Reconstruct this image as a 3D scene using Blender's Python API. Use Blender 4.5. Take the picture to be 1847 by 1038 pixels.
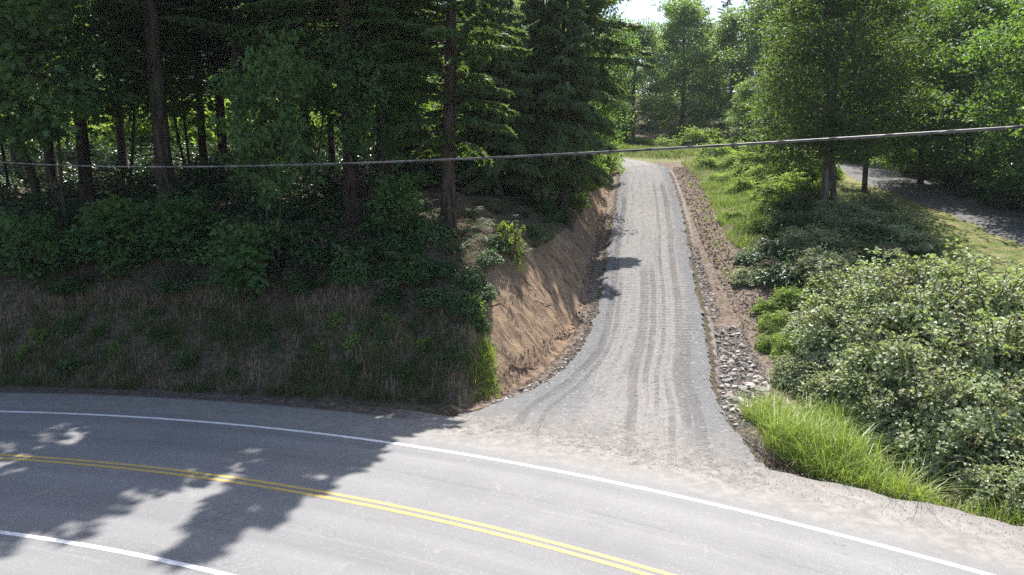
import bpy, math, random
import numpy as np
from mathutils import Vector, Matrix
R = math.radians
for o in list(bpy.data.objects): bpy.data.objects.remove(o)
sc = bpy.context.scene
COL = sc.collection
# ---------------------------------------------------------------- camera, sky, sun, exposure
FPX, CAMH, YH = 1248.0, 7.0, 330.0            # focal length in photo pixels, eye height, horizon row
PITCH = math.atan((519-YH)/FPX)
cam = bpy.data.cameras.new('camera'); cam_o = bpy.data.objects.new('camera', cam); COL.objects.link(cam_o)
cam.sensor_width = 36; cam.lens = 36*FPX/1847; cam.clip_end = 2000; cam.clip_start = .1
cam_o.location = (0, 0, CAMH); cam_o.rotation_euler = (math.pi/2-PITCH, 0, 0)
sc.camera = cam_o
SUN_AZ, SUN_EL = R(15), R(58)                 # to the right of +Y, above the horizon
w = bpy.data.worlds.new('World'); sc.world = w; w.use_nodes = True
nt = w.node_tree; nt.nodes.clear()
sky = nt.nodes.new('ShaderNodeTexSky'); sky.sky_type = 'NISHITA'; sky.sun_disc = False
sky.sun_elevation = SUN_EL; sky.sun_rotation = SUN_AZ; sky.dust_density = 2.0; sky.air_density = 1.0
bg = nt.nodes.new('ShaderNodeBackground'); bg.inputs[1].default_value = .12
wo = nt.nodes.new('ShaderNodeOutputWorld')
nt.links.new(sky.outputs[0], bg.inputs[0]); nt.links.new(bg.outputs[0], wo.inputs[0])
sl = bpy.data.lights.new('sun', 'SUN'); sl.energy = 5.0; sl.angle = R(.5); sl.color = (1, .955, .89)
so = bpy.data.objects.new('sun', sl); COL.objects.link(so)
sdir = Vector((math.sin(SUN_AZ)*math.cos(SUN_EL), math.cos(SUN_AZ)*math.cos(SUN_EL), math.sin(SUN_EL)))
so.rotation_euler = sdir.to_track_quat('Z', 'Y').to_euler(); so.location = sdir*60
sc.view_settings.view_transform = 'Standard'; sc.view_settings.look = 'None'
sc.view_settings.gamma = 1; sc.view_settings.exposure = .95
sc.cycles.max_bounces = 6; sc.cycles.diffuse_bounces = 2; sc.cycles.glossy_bounces = 2
sc.cycles.transmission_bounces = 4; sc.cycles.transparent_max_bounces = 4
sc.cycles.sample_clamp_indirect = 4; sc.cycles.use_denoising = False; sc.cycles.adaptive_threshold = .004

# ---------------------------------------------------------------- small numeric helpers
rng = np.random.default_rng(7)
def sstep(a, b, x):
    t = np.clip((x-a)/(b-a), 0, 1); return t*t*(3-2*t)
def _h(i, j, s):
    n = (i*374761393 + j*668265263 + s*1442695041) & 0x7fffffff
    n = ((n ^ (n >> 13))*1274126177) & 0x7fffffff
    return ((n ^ (n >> 16)) & 0xffff)/65535.0
def vn(x, y, s=0):
    xi = np.floor(x).astype(np.int64); yi = np.floor(y).astype(np.int64)
    fx = x-xi; fy = y-yi; fx = fx*fx*(3-2*fx); fy = fy*fy*(3-2*fy)
    return ((_h(xi, yi, s)*(1-fx)+_h(xi+1, yi, s)*fx)*(1-fy) + (_h(xi, yi+1, s)*(1-fx)+_h(xi+1, yi+1, s)*fx)*fy)*2-1
def fbm(x, y, f, o=4, s=0):
    a, t = 1.0, 0
    for k in range(o):
        t = t + a*vn(x*f, y*f, s+k*17); f *= 2.1; a *= .5
    return t
def pix(px, py):
    u = (px-923.5)/FPX; v = (519-py)/FPX
    return np.array([u, math.cos(PITCH)+v*math.sin(PITCH), -math.sin(PITCH)+v*math.cos(PITCH)])
def atD(px, D): return pix(px, 330)[0]/pix(px, 330)[1]*D

# ---------------------------------------------------------------- the lie of the land
RC = (-18.9, -25.3)                            # centre of the road's bend
def rad(x, y): return np.hypot(x-RC[0], y-RC[1])
st = np.array([[2.4,14.5,0,3.6,5.2],[3.0,17.5,.0,3.4,5.3],[3.6,20.0,.0,2.9,4.6],[3.95,21.4,.05,2.6,3.7],[4.35,23.2,.32,2.5,2.75],[5.25,26.2,.97,2.3,2.3],[6.15,30.5,1.95,2.2,2.2],
  [6.9,35,3.02,2.2,2.2],[8.0,40.5,4.2,2.2,2.2],[9.0,46,5.3,2.2,2.2],[10.4,54,6.75,2.15,2.2],[11.7,61.7,8.04,2.15,2.15],[11.4,67,8.95,2.2,2.2],[9.2,72,9.6,2.2,2.2],
  [5.5,76,10.1,2.2,2.2],[0,79.5,10.6,2.2,2.2],[-9,83,11.2,2.2,2.2],[-22,86,12,2.2,2.2]])   # x, y, z, half width right, half width left
def dense(P, n):
    k = np.arange(len(P)); q = np.linspace(0, len(P)-1, n)
    out = np.stack([np.interp(q, k, P[:, c]) for c in range(P.shape[1])], 1)
    ker = np.array([1, 2, 3, 4, 3, 2, 1.]); ker /= ker.sum(); m = max(1, n//len(P)//4)
    pad = 3
    for _ in range(3):
        ext = np.concatenate([2*out[0]-out[pad:0:-1], out, 2*out[-1]-out[-2:-2-pad:-1]])
        out = np.stack([np.convolve(ext[:, c], ker, 'valid') for c in range(P.shape[1])], 1)
    return out
DR = dense(st, 260)
DS = np.concatenate([[0], np.cumsum(np.hypot(*np.diff(DR[:, :2], axis=0).T))])
sr = np.array([[17,2,.2],[21,12,1.0],[23.6,22,2.6],[24.9,29,3.9],[26,35,4.9],[27.5,45,6.2],[29.3,58,7.9],[29.2,66,8.9],[25.5,72,9.7],[18,76,10.3],[6,82,11.2]], float)
SR = dense(sr, 180)
def near(x, y, P):
    """nearest station: signed side distance (right of travel is positive), index"""
    x = np.atleast_1d(x).ravel(); y = np.atleast_1d(y).ravel()
    T = np.gradient(P[:, :2], axis=0); T /= np.linalg.norm(T, axis=1)[:, None]
    ti = np.empty(len(x)); idx = np.empty(len(x), int)
    for a in range(0, len(x), 20000):
        X = x[a:a+20000, None]-P[None, :, 0]; Y = y[a:a+20000, None]-P[None, :, 1]
        i = np.argmin(X*X+Y*Y, 1); k = np.arange(len(i))
        dx, dy = X[k, i], Y[k, i]; tx, ty = T[i, 0], T[i, 1]
        ti[a:a+20000] = np.sign(dx*ty-dy*tx)*np.hypot(dx, dy); idx[a:a+20000] = i
    return ti, idx
def terrain(x, y, full=False, rough=True):
    shp = np.shape(x); x = np.atleast_1d(x).astype(float).ravel(); y = np.atleast_1d(y).astype(float).ravel()
    d = rad(x, y)-48.65 + .25*fbm(x, y, .25, 2, 5)
    L = np.interp(d, [-60,-14.5,-12.6,-.3,0,.55,3.2,5.2,6.6,9,14,25,45,70,160], [-3,-.6,-.06,-.06,-.05,.1,2.9,4.7,5.35,5.75,6.4,7.4,9.3,11.6,17])
    Rt = np.interp(d, [-60,-14.5,-12.6,-.2,.25,1.2,2.6,4.3,8,13,18,26,50,70,160], [-3,-.6,-.06,-.05,-.1,-.75,-.8,-.25,.9,2.3,3.6,5.3,9,12,26])
    t, i = near(x, y, DR); s = DS[i]; zd = DR[i, 2]
    wR, wL = DR[i, 3], DR[i, 4]
    # the two natural surfaces meet under the driveway
    k = sstep(-2.0, 2.0, t)
    L2 = L*(1-.27*sstep(10, 3, -t)*sstep(52, 36, y))
    N = L2*(1-k)+Rt*k
    if rough:
        am = sstep(0, 2.5, d)
        N = N + am*(.16*fbm(x, y, .35, 4, 1)*(1+sstep(5, 12, d)) + .04*fbm(x, y, 2.2, 3, 9))
    wr, wl = wR+.15, wL+.15
    # cut bank on the left, falling to a narrow stony gutter beside the gravel
    e = -t-wl
    rill = .07*np.abs(fbm(x*.6+y*1.2, y*.25-x*.2, 1.6, 3, 3)) + .035*fbm(x, y, 3.5, 3, 8)
    cut = zd - .10 + np.clip((e-.45)*.5, 0, .2) + np.clip(e-.75, 0, None)*(1.42) - sstep(.7, 2, e)*rill*(1 if rough else 0)
    zl = np.minimum(N, cut)
    low = sstep(-.1, .5, N-cut)                                 # where the cut face shows
    # right side: soil strip that follows the gravel, then the ground swings back to its own level
    e2 = t-wr
    berm = zd - .06 + .10*sstep(.2, 1.2, e2) + (.06*fbm(x, y, 1.3, 3, 4) if rough else 0)*sstep(.1, .8, e2)
    kk = sstep(1.3, 4.2, e2)
    zr = berm*(1-kk)+N*kk
    z = np.where(t < -wl, zl, np.where(t > wr, zr, zd-.06))
    band = sstep(.2, 2.0, d)                                    # the road verge keeps its own level
    z = np.where(d < 2.0, np.where(t < -wl, np.minimum(L, z), np.where(t > wr, Rt*(1-band*(1-kk))+z*band*(1-kk), z)), z)
    z = np.where(d < -.3, L, z)
    # the old paved lane on the right
    q, j = near(x, y, SR); zs = SR[j, 2]; far = sstep(46, 40, np.abs(t)*0)
    lane = sstep(6.5, 2.6, np.abs(q))
    on = (d > 3)
    z = np.where(on, z*(1-lane)+(zs-.05)*lane, z)
    up = np.clip(q-3.2, 0, 6)*.75*(1+.15*fbm(x, y, .5, 2, 6))
    z = np.where(on & (q > 0) & (t > 6), z+np.minimum(up, 4.2)*sstep(150, 120, j), z)
    # beyond the bend the wooded hill climbs
    z = z + np.clip(y-105, 0, None)*.04
    if full:
        face = np.where((t < -wl) & (e < 9), low*sstep(.25, .7, e), 0)
        return z, dict(d=d, t=t, s=s, e=e, e2=e2, face=face, lane=q, wl=wl, wr=wr, L=L, N=N)
    return z.reshape(shp)
def tz(x, y): return float(terrain(np.array([x]), np.array([y]))[0])
def ground(px, py, dmin=9, dmax=120):
    """the first point of the ground along the sight line through a photo pixel"""
    v = pix(px, py); q = np.concatenate([np.linspace(dmin, 50, 900), np.linspace(50, dmax, 500)])
    P = np.array([0, 0, CAMH])+v[None]*(q/v[1])[:, None]
    z = terrain(P[:, 0], P[:, 1]); b = np.where(P[:, 2] <= z)[0]
    return None if len(b) == 0 else P[b[0]]

# ---------------------------------------------------------------- material helpers
class X:
    """a thin wrapper that writes math nodes"""
    def __init__(s, n, k): s.n, s.k = n, k
    def _m(s, op, b=None, c=None, rev=False):
        m = s.n.nodes.new('ShaderNodeMath'); m.operation = op
        a = [s, b, c]
        if rev: a = [b, s]
        for i, v in enumerate(a):
            if v is None: continue
            if isinstance(v, X): s.n.links.new(v.k, m.inputs[i])
            else: m.inputs[i].default_value = v
        return X(s.n, m.outputs[0])
    def __add__(s, b): return s._m('ADD', b)
    __radd__ = __add__
    def __sub__(s, b): return s._m('SUBTRACT', b)
    def __rsub__(s, b): return s._m('SUBTRACT', b, rev=True)
    def __mul__(s, b): return s._m('MULTIPLY', b)
    __rmul__ = __mul__
    def __truediv__(s, b): return s._m('DIVIDE', b)
    def absv(s): return s._m('ABSOLUTE')
    def frac(s): return s._m('FRACT')
    def mn(s, b): return s._m('MINIMUM', b)
    def mx(s, b): return s._m('MAXIMUM', b)
    def sqrt(s): return s._m('SQRT')
    def ss(s, a, b, lo=0., hi=1.):
        m = s.n.nodes.new('ShaderNodeMapRange'); m.interpolation_type = 'SMOOTHSTEP'
        if a > b: a, b, lo, hi = b, a, hi, lo
        s.n.links.new(s.k, m.inputs[0]); m.inputs[1].default_value = a; m.inputs[2].default_value = b
        m.inputs[3].default_value = lo; m.inputs[4].default_value = hi
        return X(s.n, m.outputs[0])
class Mat:
    def __init__(s, name, rough=.9, spec=.3):
        s.m = bpy.data.materials.new(name); s.m.use_nodes = True; s.n = s.m.node_tree
        s.b = s.n.nodes['Principled BSDF']; s.b.inputs['Roughness'].default_value = rough
        s.b.inputs['Specular IOR Level'].default_value = spec
        g = s.n.nodes.new('ShaderNodeNewGeometry'); s.pos = g.outputs['Position']; s.geo = g
    def xyz(s, sock=None):
        q = s.n.nodes.new('ShaderNodeSeparateXYZ'); s.n.links.new(sock or s.pos, q.inputs[0])
        return [X(s.n, o) for o in q.outputs]
    def attr(s, name):
        a = s.n.nodes.new('ShaderNodeAttribute'); a.attribute_name = name; return a
    def noise(s, scale, detail=3, rough=.55, stretch=None, src=None, color=False, dist=0):
        t = s.n.nodes.new('ShaderNodeTexNoise'); t.inputs['Scale'].default_value = scale
        t.inputs['Detail'].default_value = detail; t.inputs['Roughness'].default_value = rough
        t.inputs['Distortion'].default_value = dist
        v = src or s.pos
        if stretch:
            mp = s.n.nodes.new('ShaderNodeMapping'); mp.inputs['Scale'].default_value = stretch
            s.n.links.new(v, mp.inputs[0]); v = mp.outputs[0]
        s.n.links.new(v, t.inputs['Vector'])
        return t.outputs['Color'] if color else X(s.n, t.outputs[0])
    def vor(s, scale, feature='F1', out='Distance', stretch=None, rnd=1):
        t = s.n.nodes.new('ShaderNodeTexVoronoi'); t.feature = feature; t.inputs['Scale'].default_value = scale
        t.inputs['Randomness'].default_value = rnd
        v = s.pos
        if stretch:
            mp = s.n.nodes.new('ShaderNodeMapping'); mp.inputs['Scale'].default_value = stretch
            s.n.links.new(v, mp.inputs[0]); v = mp.outputs[0]
        s.n.links.new(v, t.inputs['Vector'])
        return X(s.n, t.outputs[out]) if out == 'Distance' else t.outputs[out]
    def mix(s, f, a, b, mode='MIX'):
        m = s.n.nodes.new('ShaderNodeMix'); m.data_type = 'RGBA'; m.blend_type = mode
        if isinstance(f, X): s.n.links.new(f.k, m.inputs[0])
        else: m.inputs[0].default_value = f
        for i, v in ((6, a), (7, b)):
            if isinstance(v, tuple): m.inputs[i].default_value = (*v, 1) if len(v) == 3 else v
            else: s.n.links.new(v, m.inputs[i])
        return m.outputs[2]
    def mulv(s, c, f):
        """colour times a value"""
        v = s.n.nodes.new('ShaderNodeVectorMath'); v.operation = 'SCALE'
        if isinstance(c, tuple): v.inputs[0].default_value = c
        else: s.n.links.new(c, v.inputs[0])
        s.n.links.new(f.k, v.inputs['Scale']); return v.outputs[0]
    def base(s, c):
        if isinstance(c, tuple): s.b.inputs['Base Color'].default_value = (*c, 1)
        else: s.n.links.new(c, s.b.inputs['Base Color'])
    def bump(s, h, dist=.03, strength=1):
        b = s.n.nodes.new('ShaderNodeBump'); b.inputs['Distance'].default_value = dist; b.inputs['Strength'].default_value = strength
        s.n.links.new(h.k, b.inputs['Height']); s.n.links.new(b.outputs[0], s.b.inputs['Normal'])
def leaf_mat(name, c1, c2, tr, tfac=.42, rough=.42, spec=.5, hue=0):
    m = Mat(name, rough, spec); n = m.n
    rp = X(n, m.geo.outputs['Random Per Island'])
    big = m.noise(.9, 3)
    c = m.mix((rp*.65+big.ss(.3, .7)*.55-.1), c1, c2)
    c = m.mix((rp*7.31).frac().ss(.93, 1, 0, .35), c, (.30, .22, .05))
    m.base(c)
    t = n.nodes.new('ShaderNodeBsdfTranslucent')
    n.links.new(m.mix(rp, tr, tuple(v*.7 for v in tr)), t.inputs[0])
    mx = n.nodes.new('ShaderNodeMixShader'); mx.inputs[0].default_value = tfac
    n.links.new(m.b.outputs[0], mx.inputs[1]); n.links.new(t.outputs[0], mx.inputs[2])
    n.links.new(mx.outputs[0], n.nodes['Material Output'].inputs[0])
    return m.m
M = {}
M['maple'] = leaf_mat('maple_leaf', (.045,.115,.038), (.11,.21,.065), (.26,.45,.05), .45, .42, .6)
M['alder'] = leaf_mat('alder_leaf', (.028,.062,.020), (.065,.12,.034), (.26,.42,.04), .3, .55, .3)
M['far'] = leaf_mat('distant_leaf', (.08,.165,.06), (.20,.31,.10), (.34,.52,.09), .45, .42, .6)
M['lush'] = leaf_mat('sunny_shrub_leaf', (.11,.19,.045), (.22,.31,.08), (.42,.60,.08), .50, .6, .25)
M['bramble'] = leaf_mat('bramble_leaf', (.17,.235,.08), (.50,.53,.34), (.38,.50,.12), .38, .5, .55)
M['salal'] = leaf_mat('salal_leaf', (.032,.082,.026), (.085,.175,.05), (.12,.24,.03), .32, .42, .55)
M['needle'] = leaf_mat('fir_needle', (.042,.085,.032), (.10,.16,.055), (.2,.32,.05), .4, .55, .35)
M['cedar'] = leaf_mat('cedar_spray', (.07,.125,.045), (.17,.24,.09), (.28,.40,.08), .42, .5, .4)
M['shade_painted_salal'] = leaf_mat('shade_painted_salal_leaf', (.02,.052,.018), (.065,.135,.042), (.09,.18,.025), .28, .36, .6)  # darker copy of the salal leaf: the wood's shade put into its colour
M['fern'] = leaf_mat('fern_frond', (.03,.075,.02), (.06,.13,.03), (.14,.26,.03), .35, .45)
M['lush_blade'] = leaf_mat('slope_grass_blade', (.12,.20,.035), (.24,.31,.09), (.34,.46,.08), .42, .55, .3)
M['reed'] = leaf_mat('tall_grass_blade', (.17,.27,.035), (.33,.42,.09), (.42,.55,.08), .42, .42, .5)
M['grass'] = leaf_mat('verge_grass_blade', (.07,.11,.03), (.17,.18,.08), (.2,.26,.06), .35, .6, .3)
M['meadow'] = leaf_mat('meadow_grass_blade', (.13,.19,.05), (.24,.28,.11), (.32,.42,.10), .4, .6, .3)
M['dry'] = leaf_mat('dry_grass_blade', (.24,.18,.11), (.46,.37,.25), (.2,.16,.08), .2, .7, .2)

def bark(name, c1, c2, sc_=6, patch=None):
    m = Mat(name, .95, .15)
    a = m.noise(sc_, 5, .65, (1, 1, .16)); b = m.noise(2.1, 3)
    c = m.mix(a.ss(.35, .68), c1, c2)
    if patch: c = m.mix(b.ss(.52, .62)*m.noise(9, 3).ss(.4, .6), c, patch)
    m.base(c); m.bump(a, .05); return m.m
M['bark'] = bark('fir_bark', (.022,.017,.015), (.10,.075,.062), 7, (.05,.06,.025))
M['bark_pale'] = bark('root_flare_bark', (.07,.055,.045), (.22,.18,.15), 7)
M['alderbark'] = bark('alder_bark', (.07,.065,.055), (.24,.22,.19), 5, (.07,.07,.03))
M['twig'] = bark('bare_twig', (.12,.085,.06), (.30,.23,.17), 12)

# ---------------------------------------------------------------- object helpers
def mesh(name, V, F, mats, mi=None, smooth=False, cols=None, uv=None):
    """V (n,3); F list of (k, array(m,k)) groups"""
    V = np.asarray(V, np.float32)
    if not isinstance(F, list): F = [F]
    F = [np.asarray(f, np.int32) for f in F if len(f)]
    me = bpy.data.meshes.new(name)
    nl = sum(f.size for f in F); nf = sum(len(f) for f in F)
    me.vertices.add(len(V)); me.loops.add(nl); me.polygons.add(nf)
    me.vertices.foreach_set('co', V.ravel())
    me.loops.foreach_set('vertex_index', np.concatenate([f.ravel() for f in F]))
    tot = np.concatenate([np.full(len(f), f.shape[1], np.int32) for f in F])
    me.polygons.foreach_set('loop_start', np.concatenate([[0], np.cumsum(tot)[:-1]]).astype(np.int32))
    if mi is not None: me.polygons.foreach_set('material_index', np.asarray(mi, np.int32))
    me.polygons.foreach_set('use_smooth', np.full(nf, smooth))
    for m in (mats if isinstance(mats, (list, tuple)) else [mats]): me.materials.append(m)
    if cols:
        for k, c in cols.items():
            a = me.color_attributes.new(k, 'FLOAT_COLOR', 'POINT'); a.data.foreach_set('color', np.asarray(c, np.float32).ravel())
    if uv is not None:
        a = me.attributes.new('path', 'FLOAT_VECTOR', 'POINT'); a.data.foreach_set('vector', np.asarray(uv, np.float32).ravel())
    me.update(calc_edges=True); me.validate()
    return me
def obj(name, me, parent=None, **kw):
    o = bpy.data.objects.new(name, me); COL.objects.link(o)
    if parent: o.parent = parent
    for k, v in kw.items(): o[k] = v
    return o
def thing(name, loc, label, cat, group=None, rz=0, s=1, tilt=(0, 0)):
    o = bpy.data.objects.new(name, None); COL.objects.link(o); o.location = loc
    o.rotation_euler = (tilt[0], tilt[1], rz); o.scale = (s, s, s) if np.isscalar(s) else s
    o.empty_display_size = .3
    o['label'] = label; o['category'] = cat
    if group: o['group'] = group
    return o
def unit(v): return v/np.maximum(np.linalg.norm(v, axis=-1, keepdims=True), 1e-9)
class MB:
    def __init__(s): s.V = []; s.F = {}; s.n = 0
    def add(s, V, F):
        F = np.asarray(F, int); s.V.append(np.asarray(V, float).reshape(-1, 3))
        s.F.setdefault(F.shape[1], []).append(F+s.n); s.n += len(s.V[-1])
    def tube(s, P, r, k=6, cap=True):
        P = np.asarray(P, float); r = np.broadcast_to(np.asarray(r, float), (len(P),))
        T = unit(np.gradient(P, axis=0)); ref = np.array([0, 0, 1.]) if abs(T[:, 2]).mean() < .8 else np.array([1., 0, 0])
        A = unit(np.cross(T, ref)); B = np.cross(T, A); a = np.arange(k)*2*np.pi/k
        ring = P[:, None]+r[:, None, None]*(A[:, None]*np.cos(a)[None, :, None]+B[:, None]*np.sin(a)[None, :, None])
        n = len(P); i = np.arange(n-1)[:, None]*k; j = np.arange(k)[None]; j2 = (j+1) % k
        F = np.stack([i+j, i+j2, i+k+j2, i+k+j], -1).reshape(-1, 4)
        s.add(ring.reshape(-1, 3), F[:, ::-1])
    def leaves(s, P, D, U, L, W, fold=.25):
        """folded diamond leaves: base P, direction D, up U"""
        D = unit(D); S = unit(np.cross(D, U)); Nn = np.cross(S, D)
        L = np.broadcast_to(L, (len(P),))[:, None]; W = np.broadcast_to(W, (len(P),))[:, None]
        a = P; b = P+D*L*.45+S*W*.5+Nn*W*fold; c = P+D*L; e = P+D*L*.45-S*W*.5+Nn*W*fold
        V = np.stack([a, b, c, e], 1).reshape(-1, 3); i = np.arange(len(P))[:, None]*4
        s.add(V, np.concatenate([i+[0, 1, 2], i+[0, 2, 3]]))
    def lobed(s, P, D, U, L):
        """five lobed maple leaves"""
        D = unit(D); S = unit(np.cross(D, U)); Nn = np.cross(S, D); L = np.broadcast_to(L, (len(P),))[:, None]
        pts = [(0,0,0),(.05,.30,.02),(.30,.52,-.06),(.38,.25,.05),(.78,.42,-.05),(.66,.14,.03),(1.05,0,-.08),(.66,-.14,.03),(.78,-.42,-.05),(.38,-.25,.05),(.30,-.52,-.06),(.05,-.30,.02)]
        V = np.stack([P+D*L*a+S*L*b+Nn*L*c for a, b, c in pts], 1).reshape(-1, 3); i = np.arange(len(P))[:, None]*12
        s.add(V, np.concatenate([i+[0,1,2,3], i+[0,3,4,5], i+[0,5,6,7], i+[0,7,8,9], i+[0,9,10,11]]))
    def blades(s, P, H, W, lean, az, segs=3):
        """grass blades"""
        n = len(P); H = np.broadcast_to(H, (n,)); W = np.broadcast_to(W, (n,)); lean = np.broadcast_to(lean, (n,))
        d = np.stack([np.cos(az), np.sin(az), 0*az], 1); sd = np.stack([-np.sin(az), np.cos(az), 0*az], 1)
        rows = []
        for k in range(segs+1):
            q = k/segs; c = P+np.array([0, 0, 1.])*(H*q*(1-.25*lean*q*q))[:, None]+d*(H*lean*q*q*.8)[:, None]
            w_ = (W*(1-q)**.7*.5)[:, None]
            rows += [c-sd*w_, c+sd*w_] if k < segs else [c]
        V = np.stack(rows, 1).reshape(-1, 3); m = len(rows); i = np.arange(n)[:, None]*m
        s.add(V, np.concatenate([i+[2*k, 2*k+1, 2*k+3, 2*k+2] for k in range(segs-1)])) if segs > 1 else None
        s.n -= 0
        if segs > 1:
            F3 = i+[2*segs-2, 2*segs-1, 2*segs]+s.n-len(V); s.F.setdefault(3, []).append(F3)
        else: s.add(V, i+[0, 1, 2])
    def me(s, name, mat, smooth=False):
        return mesh(name, np.concatenate(s.V), [np.concatenate(f) for f in s.F.values()], mat, smooth=smooth)
def rdir(n, g, zs=1):
    v = g.normal(size=(n, 3)); v[:, 2] *= zs; return unit(v)
UP = np.array([0, 0, 1.])

# ================================================================= SETTING: ground sheets
def axis(parts):
    out = []
    for a, b, st_ in parts: out.append(np.arange(a, b-1e-6, st_))
    return np.concatenate(out+[[parts[-1][1]]])
gx = axis([(-140,-40,5),(-40,-20,.8),(-20,15,.16),(15,40,.45),(40,60,1.5),(60,160,6)])
gy = axis([(-60,10,4),(10,20,.5),(20,44,.16),(44,72,.32),(72,110,1.2),(110,260,8)])
gX, gY = np.meshgrid(gx, gy); nX, nY = len(gx), len(gy)
gZ, inf = terrain(gX, gY, full=True)
fx, fy = gX.ravel(), gY.ravel()
d, t, e, e2, face, lane = (inf[k] for k in ('d', 't', 'e', 'e2', 'face', 'lane'))
n1 = fbm(fx, fy, .5, 3, 21); n2 = fbm(fx, fy, 1.6, 3, 31)
right = t > inf['wr']
clay = np.clip(face, 0, 1)
# bright grass: meadow and verges on the right and the slope beside the old lane
gras = np.where(right, sstep(2.2, 4.0, e2+n1*.8), 0)
gras = np.maximum(gras, sstep(66, 72, fy))
forest = np.where(right, sstep(3.2, 5.0, lane), sstep(-12, -16, t)*sstep(120, 90, fy)*sstep(62, 56, fy))
gras = gras*(1-sstep(95, 105, fy))*(1-forest)
duff = np.where((t < -inf['wl']) & (d > 0), 1-clay, 0)
red = np.where(right & (e2 < 4.5), sstep(4.2, 2.2, e2+n1*.8), 0)*(fy < 80)*(d > 1.2)
red = np.maximum(red, np.where((t < -inf['wl']), sstep(1.2, .2, e), 0)*(d > .3)*.55)
grav = np.maximum(sstep(1.0, .2, d), np.where(right, sstep(.35, .0, e2), 0)*.8)
grav = np.where((t < -inf['wl']-.3) & (d > -.5), 0.0, grav)
mossy = sstep(.2, .8, n1)*.6
one = np.ones_like(clay)
gi = np.arange(nX*nY).reshape(nY, nX)
GF = np.stack([gi[:-1, :-1], gi[:-1, 1:], gi[1:, 1:], gi[1:, :-1]], -1).reshape(-1, 4)

m = Mat('ground_soil_and_grass', .95, .2)
z1 = m.attr('zone'); sp = m.n.nodes.new('ShaderNodeSeparateColor'); m.n.links.new(z1.outputs['Color'], sp.inputs[0])
zc, zg, zr = [X(m.n, sp.outputs[i]) for i in range(3)]; z2 = m.attr('zone_two')
sp2 = m.n.nodes.new('ShaderNodeSeparateColor'); m.n.links.new(z2.outputs['Color'], sp2.inputs[0])
zv, zdry, _ = [X(m.n, sp2.outputs[i]) for i in range(3)]
na, nb, ncx, nd = m.noise(1.3, 4), m.noise(7, 4, .6), m.noise(28, 3, .6), m.noise(.35, 2)
duffc = m.mix(nb.ss(.35, .65), (.055,.043,.029), (.145,.115,.078))
duffc = m.mix(ncx.ss(.6, .72), duffc, (.26,.205,.145))
duffc = m.mix(na.ss(.5, .7)*.7, duffc, (.045,.06,.022))
strk = m.noise(3.0, 6, .65, (.45, 1.5, .35), dist=.4)
clayc = m.mix(strk.ss(.36, .62), (.15,.10,.068), (.37,.26,.175))
clayc = m.mix(nb.ss(.5, .7)*.55, clayc, (.30,.20,.13))
clayc = m.mix(na.ss(.52, .66)*.7, clayc, (.44,.315,.19))
clayc = m.mix(nd.ss(.47, .6)*.55, clayc, (.25,.18,.14))
redc = m.mix(nb.ss(.35, .65), (.115,.085,.068), (.25,.195,.155))
redc = m.mix(ncx.ss(.6, .7), redc, (.40,.34,.29))
redc = m.mix(na.ss(.56, .66)*.6, redc, (.10,.12,.04))
grc = m.mix(nb.ss(.3, .7), (.10,.135,.035), (.20,.225,.07))
grc = m.mix(na.ss(.4, .65)*zdry, grc, (.30,.26,.13))
pv = m.vor(22, out='Color'); pv1 = m.n.nodes.new('ShaderNodeSeparateColor'); m.n.links.new(pv, pv1.inputs[0])
gvc = m.mix(X(m.n, pv1.outputs[0]), (.15,.14,.135), (.36,.34,.32))
gvc = m.mix(nb.ss(.45, .62)*.6, gvc, (.17,.12,.09))
jit = (nb-.5)*.5+(ncx-.5)*.35
c = m.mix((zr+jit).ss(.35, .6), duffc, redc)
c = m.mix((zg+jit).ss(.35, .65), c, grc)
c = m.mix((zc+jit).ss(.4, .6), c, clayc)
c = m.mix((zv+jit).ss(.35, .6), c, gvc)
m.base(c); m.bump(nb*.6+ncx*.5+strk*zc*1.2, .09)
M['ground'] = m.m
dryz = np.where(right, sstep(6, 2.8, lane*0+np.abs(lane)-.5), 0)+sstep(60, 70, fy)*.6
me = mesh('ground', np.stack([fx, fy, gZ], 1), GF, M['ground'], smooth=True,
          cols={'zone': np.stack([clay, gras, red, one], 1), 'zone_two': np.stack([grav, np.clip(dryz, 0, 1), mossy, one], 1)})
obj('ground', me, kind='structure')

# ---- paved road: a bend of constant radius
def ring(r0, r1, a0, a1, nr, na_, z, mat, name, wob=0):
    a = np.linspace(a0, a1, na_); r = np.linspace(r0, r1, nr); A, Q = np.meshgrid(a, r)
    x = RC[0]+Q*np.sin(A); y = RC[1]+Q*np.cos(A)
    if wob: Q2 = Q+wob*fbm(x, y, 1.3, 3, 77)*(Q > r1-.01); x = RC[0]+Q2*np.sin(A); y = RC[1]+Q2*np.cos(A)
    i = np.arange(nr*na_).reshape(nr, na_)
    F = np.stack([i[:-1, :-1], i[:-1, 1:], i[1:, 1:], i[1:, :-1]], -1).reshape(-1, 4)[:, ::-1]
    return obj(name, mesh(name, np.stack([x, y, np.full_like(x, z)], -1).reshape(-1, 3), F, mat), kind='structure')
m = Mat('asphalt_with_dusty_shoulder', .72, .5)
xx, yy, zz = m.xyz(); dx = xx-RC[0]; dy = yy-RC[1]; rr = (dx*dx+dy*dy).sqrt()
g1, g2, g3 = m.noise(160, 2, .7), m.noise(.45, 3), m.noise(3.5, 4, .6)
speck = m.vor(45, out='Color'); sv = m.n.nodes.new('ShaderNodeSeparateColor'); m.n.links.new(speck, sv.inputs[0])
asp = m.mix(g1.ss(.3, .7), (.165,.164,.167), (.235,.233,.235))
asp = m.mix(X(m.n, sv.outputs[0]).ss(.93, 1.0)*.6, asp, (.42,.41,.40))
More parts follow.
